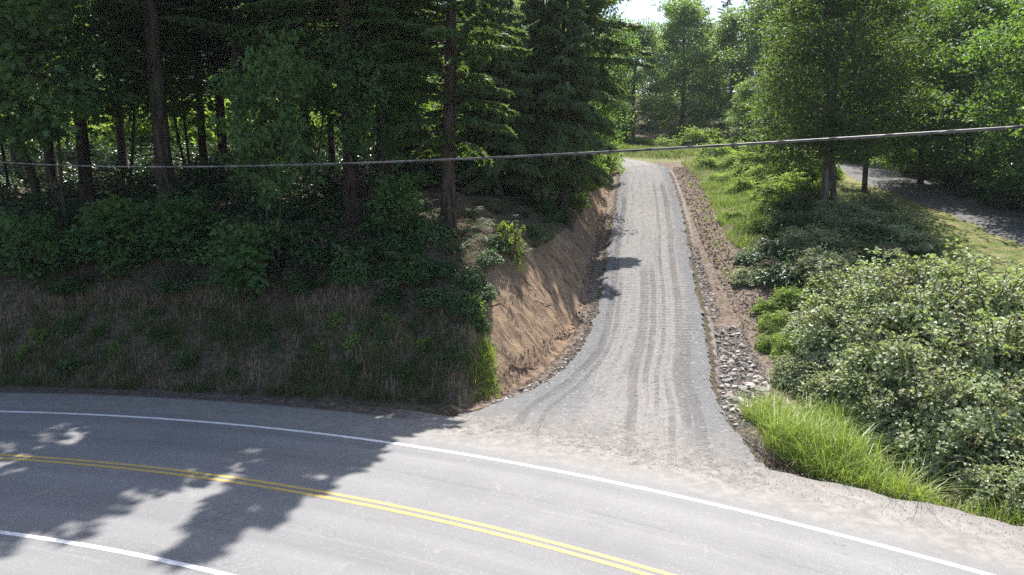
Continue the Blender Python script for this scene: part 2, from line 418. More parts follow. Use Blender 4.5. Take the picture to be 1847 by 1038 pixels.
cv = m.n.nodes.new('ShaderNodeCombineXYZ'); m.n.links.new((dx/rr*34).k, cv.inputs[0]); m.n.links.new((rr*4).k, cv.inputs[1])
along = m.noise(.55, 5, .65, (.16, 1, 1), src=cv.outputs[0]); asp = m.mix(along.ss(.48, .66)*.38, asp, (.145,.145,.155)); asp = m.mix(along.ss(.44, .34)*.3, asp, (.30,.295,.29))
seam = (rr-44.35).absv().ss(.03, .008)*m.noise(.9, 3).ss(.45, .55); asp = m.mix(seam*.5, asp, (.09,.09,.095))
crk = (m.noise(.55, 4, .6, dist=.5)-.5).absv().ss(.0035, .0008)*m.noise(.2, 2).ss(.48, .6); asp = m.mix(crk*.55, asp, (.08,.08,.085))
# wheel paths are polished a little paler, the lane middles darker
wp = ((rr-39.35)/3.32).frac(); wpath = ((wp-.5).absv()-.24).absv().ss(.16, .02)
asp = m.mix(wpath*.30, asp, (.27,.268,.27))
asp = m.mix(g2.ss(.42, .7)*.35, asp, (.15,.15,.16))
asp = m.mix(m.noise(1.5, 5, .7, dist=1.5).ss(.60, .70)*.35, asp, (.36,.35,.34))
# shoulder dust: pale tan fines from the white line outwards, strongest at the driveway mouth
mouth = xx.ss(-5, 1.5); sh0 = rr+(g3-.5)*1.1+(g2-.5)*1.2
dust = (sh0.ss(45.9, 47.3)*mouth + sh0.ss(46.0, 46.7)*.55*(1-mouth)).mn(1)
dc = m.mix(g3.ss(.35, .65), (.215,.20,.182), (.315,.293,.268))
dc = m.mix(m.noise(38, 3, .7).ss(.55, .68)*.7, dc, (.17,.15,.135))
bandd = m.noise(1.1, 5, .7, dist=.3)
dc = m.mix(bandd.ss(.45, .65)*.5, dc, (.17,.16,.15))
asp = m.mix(dust*g1.ss(.2, .55, .6, 1), asp, dc)
edge = sh0.ss(48.0, 48.5)*mouth
asp = m.mix(edge*.8, asp, (.20,.18,.17))
lip = (rr+(g3-.5)*.3).ss(47.75, 47.95)*xx.ss(-1.5, -4.5); asp = m.mix(lip*.92, asp, m.mix(g3.ss(.4, .6), (.05,.034,.027), (.11,.08,.062)))
m.base(asp); m.bump(g1*.5+m.noise(45, 3, .7)*dust*1.5, .012)
M['road'] = m.m
ring(36.4, 48.55, R(-75), R(105), 40, 900, 0, M['road'], 'road', wob=.12)
def paint(name, col, wear):
    p = Mat(name, .6, .4); q = p.noise(30, 4, .7); q2 = p.noise(3, 3, .6)
    p.base(p.mix((q*.6+q2*.5).ss(.54, .66)*wear, col, (.2,.2,.2))); return p.m
M['white'] = paint('white_road_paint', (.78,.78,.77), .55); M['yellow'] = paint('yellow_road_paint', (.50,.37,.12), .4)
ring(45.94, 46.07, R(-75), R(105), 2, 900, .004, M['white'], 'edge_line')
ring(39.29, 39.41, R(-75), R(105), 2, 900, .004, M['white'], 'edge_line')
ring(42.76, 42.87, R(-75), R(105), 2, 900, .004, M['yellow'], 'centre_line')
ring(42.55, 42.66, R(-75), R(105), 2, 900, .004, M['yellow'], 'centre_line')

# ---- gravel driveway: fine sheet following the path with a ragged edge
m = Mat('gravel_with_tyre_tracks', .95, .25)
pa = m.attr('path'); px_, py_, pz_ = m.xyz(pa.outputs['Vector']); tt, ss_, ee = px_, py_, pz_
wv = m.noise(.16, 1, src=pa.outputs['Vector'], stretch=(.2, 1, 0)); w2 = m.noise(.5, 2, src=pa.outputs['Vector'])
peb = m.vor(30, out='Color'); ps = m.n.nodes.new('ShaderNodeSeparateColor'); m.n.links.new(peb, ps.inputs[0])
f1, f2, f3 = m.noise(95, 3, .7), m.noise(6, 4, .65), m.noise(1.1, 3)
peb2 = m.vor(11, out='Color'); ps2 = m.n.nodes.new('ShaderNodeSeparateColor'); m.n.links.new(peb2, ps2.inputs[0]); pv2 = X(m.n, ps2.outputs[0])
grv = m.mix(X(m.n, ps.outputs[0])*.45+f1*.5+pv2*.08, (.115,.116,.118), (.232,.232,.234))
fines = m.mix(f1*.8+pv2*.15, (.205,.195,.185), (.30,.286,.272))
lng = m.noise(3.2, 4, .6, (1, .05, 1), src=pa.outputs['Vector'])
core = (tt+(w2-.5)*.7).absv().ss(1.75, 1.25)
c = m.mix(core*(lng*.9+f2*.4+.0).ss(.42, .68), grv, fines)
c = m.mix(core*m.noise(4.5, 3, .5, (1, .03, 1), src=pa.outputs['Vector']).ss(.57, .66)*.45, c, (.20,.185,.175))
fl = ss_.ss(13, 5)                               # the tracks swing out at the mouth
def track(c0, wdt, s0, s1, swing, k=5.2, chev=1.6, amt=.75, tone=(.115,.10,.095)):
    global c
    cc = (tt-c0)+(wv-.5)*.18 - fl*fl*swing
    inside = cc.absv().ss(wdt*1.25, wdt*.55)*ss_.ss(s0-.6, s0+.9)*ss_.ss(s1+2.5, s1-.5)
    lug = ((ss_+cc.absv()*chev)*k).frac(); lugm = (lug-.5).absv().ss(.12, .24)
    patchy = (f3+f2*.35).ss(.52, .70)
    c = m.mix(inside*(lugm*.62+.08)*(patchy*.85+.12)*amt, c, tone)
    return inside*lugm
hs = [track(-1.62, .15, 0, 34, -1.6), track(-1.30, .08, 0, 17, -1.3, amt=.5), track(-.25, .17, 2, 19, .25, amt=.75), track(.22, .10, 8, 19, .2),
      track(1.22, .16, 5, 40, .4, amt=.8), track(1.50, .17, 3, 12, .5, k=9, chev=0, amt=.6, tone=(.15,.125,.12)), track(.62, .07, 6, 40, .1, amt=.7, k=3), track(.9, .1, 1.5, 7, .3)]
hh = hs[0]
for q in hs[1:]: hh = hh.mx(q)
for cc0, ww in ((-1.42, .035), (.40, .03), (1.0, .03), (-.02, .03)):      # long scraped lines of the grader
    ln = ((tt-cc0)+(wv-.5)*.9).absv().ss(ww, ww*.3)*f3.ss(.4, .6)
    c = m.mix(ln*.45, c, (.13,.12,.118))
xw, yw, zw = m.xyz(); dxw = xw-RC[0]; dyw = yw-RC[1]; rw = (dxw*dxw+dyw*dyw).sqrt()
g2_, g3_ = m.noise(.45, 3), m.noise(3.5, 4, .6)
dcc = m.mix(g3_.ss(.35, .65), (.215,.20,.182), (.315,.293,.268)); dcc = m.mix(m.noise(38, 3, .7).ss(.55, .68)*.7, dcc, (.17,.15,.135))
dcc = m.mix(m.noise(1.1, 5, .7, (1, 1, 1), dist=.3).ss(.45, .65)*.5, dcc, (.17,.16,.15))
c = m.mix((rw+(g2_-.5)*2.2+(g3_-.5)*1.8).ss(50.8, 47.7), c, dcc)
dots = m.vor(3.3); c = m.mix(dots.ss(.10, .06)*ee.ss(.2, 1.2, 1, .25)*.9, c, (.09,.088,.09))
c = m.mix(pv2.ss(.93, .97)*.3, c, (.42,.41,.40)); c = m.mix(pv2.ss(.07, .04)*.4, c, (.09,.09,.09))
m.base(c); m.bump(f1*.35+X(m.n, ps.outputs[0])*.25+f2*.2-hh*.9, .035)
M['gravel'] = m.m
sp_ = .085
ax = np.arange(-3.5, 14.5, sp_); ay = np.arange(13.2, 64, sp_)
AX, AY = np.meshgrid(ax, ay); at, ai = near(AX, AY, DR); as_ = DS[ai]
wn = .08*fbm(AX.ravel(), AY.ravel(), 1.2, 3, 50)+.05*vn(AX.ravel()*9, AY.ravel()*9, 3)
we = np.where(at < 0, DR[ai, 4]+at, DR[ai, 3]-at)+wn                 # distance inside the edge
rr_ = rad(AX.ravel(), AY.ravel())+.45*fbm(AX.ravel(), AY.ravel(), .7, 3, 61)+.35*vn(AX.ravel()*7, AY.ravel()*7, 62)
ok = (we > 0) & (rr_ > 47.6)
crown = .006+.05*sstep(0, .25, we)*sstep(47.3, 49, rr_)+.008*fbm(AX.ravel(), AY.ravel(), 3, 3, 5)*sstep(0, .3, we)
# ruts pressed by the tyres
for c0, w0 in ((-1.6, .28), (-.2, .3), (1.25, .28)):
    crown -= .018*np.exp(-((at-c0)/w0)**2)*sstep(49, 50.5, rr_)
AZ = DR[ai, 2]+crown-.03*sstep(.12, 0, we)*sstep(47.6, 48.6, rr_)
AZ = np.minimum(AZ, .004+.06*sstep(48.3, 50, rad(AX.ravel(), AY.ravel()))+np.where(rad(AX.ravel(), AY.ravel()) > 49.9, 99, 0))
okq = ok.reshape(AX.shape); okf = okq[:-1, :-1] & okq[1:, :-1] & okq[:-1, 1:] & okq[1:, 1:]
ii = np.arange(AX.size).reshape(AX.shape)
F = np.stack([ii[:-1, :-1], ii[:-1, 1:], ii[1:, 1:], ii[1:, :-1]], -1)[okf]
used = np.unique(F); rm = np.full(AX.size, -1); rm[used] = np.arange(len(used))
V = np.stack([AX.ravel(), AY.ravel(), AZ], 1)[used]
drv_uv = np.stack([at, as_, we], 1)[used]
# the far curve beyond the crest, coarser
V_drv = np.column_stack([V, drv_uv[:, 2]])
me = mesh('driveway', V, rm[F], M['gravel'], smooth=True, uv=drv_uv)
obj('driveway', me, kind='structure')
def ribbon(name, P, hw, mat, i0, i1, lift=.05, wob=.1):
    Q = P[i0:i1]; T = np.gradient(Q[:, :2], axis=0); T /= np.linalg.norm(T, axis=1)[:, None]
    Nn = np.stack([T[:, 1], -T[:, 0]], 1); ts = np.linspace(-1, 1, 13); S = np.concatenate([[0], np.cumsum(np.hypot(*np.diff(Q[:, :2], axis=0).T))])
    hwv = hw+wob*fbm(Q[:, 0], Q[:, 1], .6, 2, 9)
    xy = Q[:, None, :2]+Nn[:, None]*(ts[None, :, None]*hwv[:, None, None])
    z = np.repeat(Q[:, 2][:, None], 13, 1)+lift+.04*(1-ts[None]**2)-.1*(np.abs(ts)[None] > .99)
    V = np.concatenate([xy, z[..., None]], -1).reshape(-1, 3); k = np.arange(len(Q)*13).reshape(-1, 13)
    F = np.stack([k[:-1, :-1], k[:-1, 1:], k[1:, 1:], k[1:, :-1]], -1).reshape(-1, 4)
    uv = np.stack([np.repeat(ts[None]*hw, len(Q), 0), np.repeat(S[:, None]+40, 13, 1), np.ones((len(Q), 13))], -1).reshape(-1, 3)
    return obj(name, mesh(name, V, F, mat, smooth=True, uv=uv), kind='structure')
i62 = int(np.argmax(DR[:, 1] > 63.6))
ribbon('driveway', DR, 2.2, M['gravel'], i62, len(DR), .03)
m = Mat('old_lane_asphalt', .85, .3)
q1, q2, q3 = m.noise(120, 2, .7), m.noise(2.2, 4, .6), m.noise(14, 4, .7)
c = m.mix(q1.ss(.3, .7), (.075,.075,.08), (.15,.145,.145)); c = m.mix(q3.ss(.58, .7)*.6, c, (.26,.23,.19)); c = m.mix(q2.ss(.5, .7)*.5, c, (.19,.175,.165))
m.base(c); m.bump(q1, .01); M['lane'] = m.m
ribbon('old_lane', SR, 2.35, M['lane'], 24, len(SR)-4, .03, .25)

# ================================================================= PLANT PROTOTYPES (meshes only)
def limb_pts(p0, az, up0, L, n, g, rise=.0, droop=0., wob=.06):
    q = np.linspace(0, 1, n)[:, None]
    d = np.array([math.cos(az), math.sin(az), 0]); P = p0+d*L*q*math.cos(up0)+UP*(L*math.sin(up0)*q+rise*L*q*q-droop*L*q*q)
    P[1:] += g.normal(size=(n-1, 3))*wob*L*q[1:]*.6
    return P
def trunk_pts(H, g, lean=0, wob=.05, n=9):
    q = np.linspace(0, 1, n); a = g.uniform(0, 6.28)
    P = np.stack([lean*H*q*math.cos(a)+wob*np.sin(q*5+a)*q, lean*H*q*math.sin(a)+wob*np.cos(q*4+a)*q, H*q], 1); P[0, 2] = -.5
    return P
def conifer(seed, H, zb, Lm, r0, nb, tw, style='fir', dead=10, flare=1.6, dens=1.0):
    g = np.random.default_rng(seed); T = MB(); C = MB()
    P = trunk_pts(H, g, .006, .12, 12); q = np.linspace(0, 1, 12); rr = r0*(1-q)**.8+.02
    P = np.insert(P, 1, P[0]*.0+[0, 0, .05], 0); P = np.insert(P, 2, [0, 0, .9], 0)
    rr = np.concatenate([[r0*flare*1.15, r0*flare, r0*1.12], rr[1:]]); T.tube(P, rr, 11)
    for k in range(6):                                               # root buttresses
        a = k*1.05+g.uniform(0, .5); T.tube([[0, 0, .75], [math.cos(a)*r0*1.1, math.sin(a)*r0*1.1, .22], [math.cos(a)*r0*2.3, math.sin(a)*r0*2.3, -.12]], [r0*.32, r0*.4, r0*.16], 6)
    tp = lambda z: np.array([np.interp(z, P[:, 2], P[:, 0]), np.interp(z, P[:, 2], P[:, 1]), z])
    for k in range(dead):
        z = g.uniform(1.8, max(zb, 3.)*1.05); az = g.uniform(0, 6.28)
        B = limb_pts(tp(z), az, g.uniform(-.2, .15), g.uniform(.7, 2.4), 5, g, droop=.15, wob=.05); T.tube(B, np.linspace(.028, .006, 5), 4)
    az = g.uniform(0, 6.28)
    for k in range(nb):
        u = (k+g.uniform(0, 1))/nb; z = zb+(H*.985-zb)*u**1.05; az += 2.4+g.normal()*.35
        L = Lm*(1-u)**.72*g.uniform(.62, 1.1)+.35
        L *= 1-.55*max(0, .12-u)/.12*g.uniform(0, 1)
        up0 = (.12+.55*u) if style == 'fir' else (.05+.5*u)
        B = limb_pts(tp(z), az, up0+g.normal()*.10, L, 8, g, droop=(.30 if style == 'fir' else .42)*(1-.5*u), wob=.03)
        T.tube(B, np.linspace(.014*L+.01, .006, 8), 4)
        n = int(tw*L/Lm*dens)+12; s = g.uniform(.14, 1, n)**.8
        base = np.stack([np.interp(s, np.linspace(0, 1, 8), B[:, c]) for c in range(3)], 1)
        fw = unit(B[-1]-B[0]); side = unit(np.cross(fw, UP)); sg = g.choice([-1, 1], n)
        out = (L*.30*(1.15-s)*g.uniform(.25, 1, n)+.05)
        # second order twigs: points spread to both sides of the branch, hanging a little
        c = base+side*(sg*out)[:, None]+fw*(out*.55)[:, None]; c[:, 2] -= out*(.30 if style == 'fir' else .55)*g.uniform(.5, 1.3, n)
        D = side*(sg*.75)[:, None]+fw*.75+UP*(-(.45 if style == 'fir' else 1.5)*g.uniform(.2, 1.7, n))[:, None]+g.normal(size=(n, 3))*.38
        Ln = g.uniform(.18, .46, n)*(1.0 if style == 'fir' else 1.35)
        C.leaves(c-unit(D)*Ln[:, None]*.4, D, UP+g.normal(size=(n, 3))*.5, Ln, Ln*(.30 if style == 'fir' else .24), .08)
        m2 = n//2                                                    # thin twig lines to keep sprays attached
        C.leaves(base[:m2], c[:m2]-base[:m2]+1e-4, UP+g.normal(size=(m2, 3))*.3, out[:m2]+.1, .05, .02)
    mt = M['needle'] if style == 'fir' else M['cedar']
    return T.me('conifer_trunk', M['bark'], True), C.me('conifer_crown', mt)
def broad(seed, H, Rc, zb, nl, ns, leaf, mat, bk, r0=.16, lobed=False, stems=1, lps=20, lean=.03, top=.9, spread=.55, flat=.45):
    g = np.random.default_rng(seed); T = MB(); C = MB(); tips = []
    for st_i in range(stems):
        P = trunk_pts(H*(1-.12*st_i), g, lean+(.10 if stems > 1 else 0)*g.uniform(.5, 1), .25, 9); P[:, :2] += g.normal(size=2)*.25*(stems > 1)
        T.tube(P, r0*(1-.12*st_i)*(1-np.linspace(0, 1, 9))**.75+.015, 8)
        T.tube([P[0]+[0, 0, 0], P[0]+[0, 0, .62], P[0]+[0, 0, .95]], [r0*1.7, r0*1.25, r0*.9], 8)
        tp = lambda z: np.array([np.interp(z, P[:, 2], P[:, 0]), np.interp(z, P[:, 2], P[:, 1]), z])
        az = g.uniform(0, 6.28)
        for k in range(nl//stems):
            u = (k+g.uniform(0, 1))/(nl//stems); z0 = (zb*.75+(P[-1, 2]*.96-zb*.75)*u)
            az += 2.4+g.normal()*.4
            prof = math.sqrt(max(.06, 1-((u-.36)/.68)**2)) if u > .36 else (.66+.34*(u/.36))
            L = Rc*prof*g.uniform(.7, 1.12); up0 = .25+.75*u*g.uniform(.6, 1.2)
            B = limb_pts(tp(z0), az, up0, L, 7, g, rise=.05, droop=.18, wob=.05)
            T.tube(B, np.linspace(r0*.30*(1-u*.5)+.012, .008, 7), 5); tips.append(B[-1])
            for j in range(4):
                b0 = B[2+j]; a2 = az+g.choice([-1, 1])*g.uniform(.4, 1.2)
                B2 = limb_pts(b0, a2, g.uniform(-.1, .5), L*g.uniform(.3, .5), 4, g, droop=.15); T.tube(B2, np.linspace(.018, .006, 4), 4)
                tips += [B2[-1], B2[2], B2[1]]
            tips += [B[3], B[4], B[5], B[6]]
    tips = np.array(tips); c = tips[g.integers(0, len(tips), ns)]+g.normal(size=(ns, 3))*[spread*.8, spread*.8, spread*.62]
    rad_ = g.uniform(.28, .62, ns)*(1+leaf)
    n = ns*lps; ci = np.repeat(np.arange(ns), lps)
    ang = g.uniform(0, 6.28, n); rr = np.sqrt(g.uniform(0, 1, n))*rad_[ci]
    tilt = g.normal(size=(ns, 2))*.28
    off = np.stack([np.cos(ang)*rr, np.sin(ang)*rr, g.normal(size=n)*.07*(1+flat)], 1)
    off[:, 2] += off[:, 0]*tilt[ci, 0]+off[:, 1]*tilt[ci, 1]-rr*.28
    p = c[ci]+off; D = off*[1, 1, .4]+g.normal(size=(n, 3))*.30+np.array([0, 0, -.22])
    U = UP+g.normal(size=(n, 3))*.38; Ls = leaf*g.uniform(.65, 1.15, n)
    if lobed: C.lobed(p, D, U, Ls)
    else: C.leaves(p, D, U, Ls, Ls*.72, .16)
    return T.me('tree_trunk', bk, True), C.me('tree_crown', mat)
def mound(seed, n, leaf, mat, canes=30, shape=1.0, trip=True, wild=.18, width=.8):
    """bush of arching canes filled with leaves, unit radius and unit height"""
    g = np.random.default_rng(seed); T = MB(); C = MB()
    nc = n//13; v = rdir(nc, g); v[:, 2] = np.abs(v[:, 2]); v = unit(v*[1, 1, .9])
    lump = 1+wild*.55*fbm(v[:, 0]*2.3+seed, v[:, 1]*2.3+v[:, 2]*1.7, 1.3, 3, seed)
    cc = v*(g.uniform(0, 1, nc)**.25*lump)[:, None]; cc[:, 2] = np.maximum(cc[:, 2], g.uniform(0, .12, nc))
    nr = unit(UP*.9+v*.8+g.normal(size=v.shape)*.35); ra = g.uniform(.6, 1.5, nc)*leaf*1.6
    ci = np.repeat(np.arange(nc), 13); m_ = len(ci); q = g.normal(size=(m_, 3)); q -= nr[ci]*(q*nr[ci]).sum(1)[:, None]; q = unit(q)
    rr_l = np.sqrt(g.uniform(0, 1, m_)); P_ = cc[ci]+q*(rr_l*ra[ci])[:, None]+nr[ci]*g.normal(size=m_)[:, None]*leaf*.22
    Ls = leaf*g.uniform(.45, 1.25, m_)
    C.leaves(P_, q+g.normal(size=(m_, 3))*.35, nr[ci]+g.normal(size=(m_, 3))*.28, Ls, Ls*width, .15)
    for k in range(canes):
        a = g.uniform(0, 6.28); q = np.linspace(0, 1, 7)[:, None]; e_ = g.uniform(.5, 1.12); h_ = g.uniform(.7, 1.16)
        P = np.array([math.cos(a), math.sin(a), 0])*(.1+e_*q**1.3)+UP*(h_*np.sin(q*1.95)*1.04)
        T.tube(P, np.linspace(.016, .005, 7), 4)
        s = g.uniform(.55, 1, 10); b = np.stack([np.interp(s, q[:, 0], P[:, i]) for i in range(3)], 1)
        C.leaves(b, g.normal(size=(10, 3))+[math.cos(a), math.sin(a), .2], UP+g.normal(size=(10, 3))*.3, leaf*g.uniform(.7, 1.1, 10), leaf*width, .15)
    return T.me('bush_canes', M['twig']), C.me('bush_foliage', mat)
def fern(seed, n=16, pin=22):
    g = np.random.default_rng(seed); C = MB()
    for k in range(n):
        a = k*6.28/n+g.uniform(-.2, .2); L = g.uniform(.7, 1.15); q = np.linspace(0, 1, pin); el = g.uniform(.7, 1.25)
        P = np.stack([math.cos(a)*L*q*math.cos(el*.5), math.sin(a)*L*q*math.cos(el*.5), L*(np.sin(q*2.0*el)*.55)], 1)
        sd = np.array([-math.sin(a), math.cos(a), 0]); wd = .13*np.sin(np.clip(q*1.05+.12, 0, 1)*3.0)+.012
        for sg in (-1, 1):
            C.leaves(P[2:], sd[None]*sg+np.array([math.cos(a), math.sin(a), 0])*.35-UP*.25+g.normal(size=(pin-2, 3))*.08, np.tile(UP, (pin-2, 1)), wd[2:]*1.15, .042, .1)
        C.tube(P, np.linspace(.006, .002, pin), 3)
    return C.me('fern_fronds', M['fern'])
def place(name, cr, tr, loc, label, cat, group, rz=None, s=1, tilt=(0, 0), pn=('trunk', 'crown'), g=rng):
    o = thing(name, loc, label, cat, group, g.uniform(0, 6.28) if rz is None else rz, s, tilt)
    if tr: obj(pn[0], tr, o)
    obj(pn[1], cr, o)
    return o
def at_(px, D, dz=-.05):
    x = atD(px, D); return (x, D, tz(x, D)+dz)

# ================================================================= TREES
FIR = [conifer(11+k, 24, 7.0+k*1.5, 4.5, .27, 84, 460, 'fir', 20) for k in range(2)]
FIRL = conifer(31, 21.5, 3.4, 3.1, .27, 92, 440, 'fir', 12, flare=1.5)
CED = [conifer(41+k, 14, 1.0+.4*k, 3.1, .19, 88, 520, 'cedar', 8) for k in range(2)]
CED.append(conifer(47, 13.5, 3.0, 3.2, .2, 84, 520, 'cedar', 8))
VINE = [broad(51+k, 10+k, 3.0, 5.6, 18, 330, .29, M['maple'], M['bark'], .07, True, 2, 12, .05) for k in range(2)]
LOWM = broad(57, 3.4, 1.5, .5, 14, 150, .27, M['maple'], M['bark'], .05, True, 2, 11, .05)
ALD = [broad(61+k, 15, 5.2, 4.4, 46, 1350, .20, M['alder'], M['alderbark'], .20, False, 1, 18, .02) for k in range(2)]
FAR = [broad(71+k, 14, 4.6, 1.2, 44, 1700, .26, M['far'], M['bark'], .22, False, 1, 16, .01) for k in range(2)]
FARC = conifer(81, 22, 2.5, 4.4, .26, 84, 360, 'fir', 4)
MAP = broad(91, 13, 5.0, 1.6, 40, 1300, .21, M['maple'], M['bark'], .22, True, 1, 13, .03)

GF_ = 'firs of the shaded wood left of the driveway'
firs = [  # px, D, scale, proto, label
 (298,30,1.15,0,'thickest dark fir trunk with lime light glowing on both sides, left half of the wood'),
 (440,32,1.0,1,'straight fir behind the bright maple spray hanging over the shaded bank'),
 (155,33,.95,0,'black straight fir trunk standing alone near the left of the wood'),
 (95,37,.9,1,'slim fir just left of the lone black trunk, half hidden by low branches'),
 (370,42,.8,0,'thin distant fir right of the thickest trunk, seen against lime leaves'),
 (405,38,.85,1,'leaning-looking slim fir between the thickest trunk and the maple spray'),
 (480,41,.8,0,'narrow fir right of the maple spray with a sunny gap on its left'),
 (555,36,.85,1,'dark fir left of the reddish barked pair in the middle of the wood'),
 (632,29,1.05,0,'tall reddish brown fir with kinked bare trunk, second large trunk from the clearing'),
 (690,33,.85,1,'near one of the twin slender firs beside the kinked reddish fir'),
 (702,35,.7,0,'rear one of the twin slender firs beside the kinked reddish fir'),
 (-60,31,1.25,1,'fir at the far left edge of the wood, only its branches in view'),
 (-230,29,1.3,0,'fir outside the left edge that shades the road bend'),
 (-420,31,1.3,1,'second fir outside the left edge that shades the road bend'),
 (35,44,.95,0,'deep set fir at the upper left corner behind the leaning stem'),
 (225,47,.9,1,'deep set fir between the lone black trunk and the thickest trunk'),
 (520,50,.9,0,'deep set fir showing pale sky through its top, middle of the wood'),
 (600,46,.8,1,'deep set fir just behind and left of the kinked reddish fir'),
 (760,47,.9,0,'deep set fir behind the gnarled root fir on its left side'),
 (860,50,.85,1,'deep set fir behind the gnarled root fir on its right side')]
for px, D, s, k, lab in firs:
    place('fir_tree', FIR[k][1], FIR[k][0], at_(px, D), lab, 'fir tree', GF_, s=(s*1.1, s*1.1, s))
o = place('fir_tree', FIRL[1], FIRL[0], at_(806, 27.6), 'large near fir with flared gnarled roots at the top of the bank', 'fir tree', GF_, rz=.8, s=1.0, tilt=(0, .03))
for px, D, s, k, lab in [(900,37,.85,0,'cedar with drooping sprays directly right of the gnarled root fir'),(975,39,.9,1,'tall cedar with long hanging pale green sprays above the bank crest'),
 (1016,38.3,1.0,2,'rightmost full cedar leaning out over the top of the driveway bank'),(870,40,.95,1,'cedar between the gnarled root fir and the tall hanging cedar'),(960,48,.95,0,'rear cedar filling the gap behind the tall hanging cedar'),
 (1062,56,.62,1,'short cedar behind the sunny shrubs at the crest of the driveway'),(735,38,.75,1,'slender cedar left of the gnarled root fir, behind its low branches'),(1000,58,.9,0,'distant cedar whose top shows against the pale sky')]:
    place('cedar_tree', CED[k][1], CED[k][0], at_(px, D), lab, 'cedar tree', 'cedars along the left of the driveway', s=s)
for px, D, s, lab in [(490,26.2,(.55,.55,.85),'understory maple whose bright layered spray hangs in front of the wood'),(120,29,.95,'maple with pale leaf tips at the top left corner'),
 (225,34,1.0,'maple with leaves high between the lone black trunk and the thickest trunk'),(15,33,.9,'maple at the left edge with lime leaves behind'),(345,37,1.0,'high maple behind the thickest trunk on its right'),(570,31,.85,'maple in front of the dark fir left of the kinked fir'),
 (655,27.6,(.5,.5,.75),'feathery maple in front of the kinked reddish fir'),(725,36,.85,'maple high behind the twin slender firs'),(-90,28,1.0,'maple just outside the left edge'),(850,45,.8,'maple showing yellow green between the near fir and the cedars')]:
    k = int(px) % 2
    place('maple_tree', VINE[k][1], VINE[k][0], at_(px, D), lab, 'maple tree', 'understory maples of the left wood', s=s)
for px, D, s, lab in [(430,25.6,.75,'low maple with broad leaves below the cable in the dark wood'),(200,27,.8,'low maple sapling under the lone black trunk'),(330,27.5,.7,'maple sapling at the foot of the thickest trunk'),(710,27.2,.65,'small maple sapling at the foot of the twin slender firs'),(60,27,.7,'maple sapling low at the left edge')]:
    place('maple_sapling', LOWM[1], LOWM[0], at_(px, D), lab, 'maple tree', 'maple saplings on the shaded bank', s=s)
place('fir_tree', FIR[0][1], FIR[0][0], at_(1034, 42), 'tall fir behind the rightmost cedar, boughs reaching over the driveway', 'fir tree', GF_, s=(1.02, 1.02, .95), rz=2.2)
place('maple_tree', MAP[1], MAP[0], at_(1052, 46.5, -.2), 'broad maple leaning out over the upper driveway from the bank crest', 'maple tree', None, s=(.72, .72, .95), rz=1.1)
# the leaning bare stem at the far left
T = MB(); T.tube([[0,0,-.4],[-.35,0,2],[-.95,.1,4],[-1.5,.2,6.3],[-1.9,.3,9.5]], [.20,.17,.15,.12,.06], 8)
for a, z in ((0.3, 3.2), (2.6, 4.1), (4.4, 5.3), (1.5, 6.1)): T.tube([[-.3*z+.35,0,z],[-.3*z+.35+math.cos(a)*.8,math.sin(a)*.8,z+.5],[-.3*z+.35+math.cos(a)*1.5,math.sin(a)*1.5,z+.6]], [.04,.025,.008], 5)
o = thing('leaning_stem', at_(72, 31), 'slanting bare dark stem leaning left near the left edge of the wood', 'tree'); obj('trunk', T.me('leaning_stem', M['bark'], True), o)
# sunny thicket beyond the wood
for k, (px, D, s, lab) in enumerate([(40,74,.62,'sunlit maple beyond the wood behind the leaning stem'),(170,78,.6,'sunlit maple seen between the lone black trunk and its slim neighbour'),(300,73,.6,'sunlit maple glowing right behind the thickest trunk'),
 (415,77,.66,'sunlit maple glowing behind the slim firs in the middle left'),(530,74,.6,'sunlit maple glowing left of the kinked fir'),(650,78,.7,'sunlit maple behind the kinked reddish fir'),(770,70,.75,'sunlit maple behind the gnarled root fir'),
 (880,76,.8,'sunlit maple behind the cedars with sky above it'),(-60,72,.7,'sunlit maple beyond the left edge of the wood'),(960,84,.8,'sunlit maple left of the crest, its edge touching the sky gap')]):
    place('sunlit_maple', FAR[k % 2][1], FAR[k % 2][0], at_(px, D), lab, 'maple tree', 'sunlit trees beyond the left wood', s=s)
# trees behind the meadow
GB = 'trees behind the far meadow'
for px, D, s, k, lab in [(1225,97,1.2,0,'broad round topped tree in the centre behind the meadow'),(1140,92,.98,1,'shorter bushy tree left of the broad round topped tree'),(1310,92,1.02,1,'leafy tree right of the broad round topped tree'),
 (1385,86,1.3,0,'tall leafy tree between the meadow and the alders'),(1090,98,.95,0,'shaded bushy tree at the left end of the meadow'),(1270,108,1.0,0,'tree filling the gap right behind the broad round topped tree'),(1180,110,.95,1,'tree filling the gap left behind the broad round topped tree'),
 (1440,82,1.25,1,'tall leafy tree directly left of the alder crowns'),(1030,104,.85,1,'tree behind the cedars at the left end of the meadow'),(1345,76,.55,0,'low spreading tree over the shaded yard at the end of the old lane'),(1120,84,.36,1,'pale green young tree just beyond the crest of the driveway')]:
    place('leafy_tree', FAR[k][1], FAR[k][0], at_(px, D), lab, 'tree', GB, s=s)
for px, D, s, lab in [(1232,122,1.45,'tallest conifer rising against the sky above the round topped tree'),(1300,126,1.0,'blue green conifer against the sky right of the tallest one'),(1205,128,1.0,'conifer against the sky just left of the tallest one'),(1120,135,.72,'small dark conifer tip in the sky gap at the left'),
 (1345,120,1.1,'conifer behind the tall leafy trees right of the sky gap'),(1400,116,1.2,'conifer behind the alders near the top edge'),(1480,110,1.3,'conifer deep behind the alder crowns'),(1060,120,1.0,'conifer behind the cedars left of the sky gap')]:
    place('distant_conifer', FARC[1], FARC[0], at_(px, D), lab, 'conifer tree', 'conifers on the skyline', s=s)
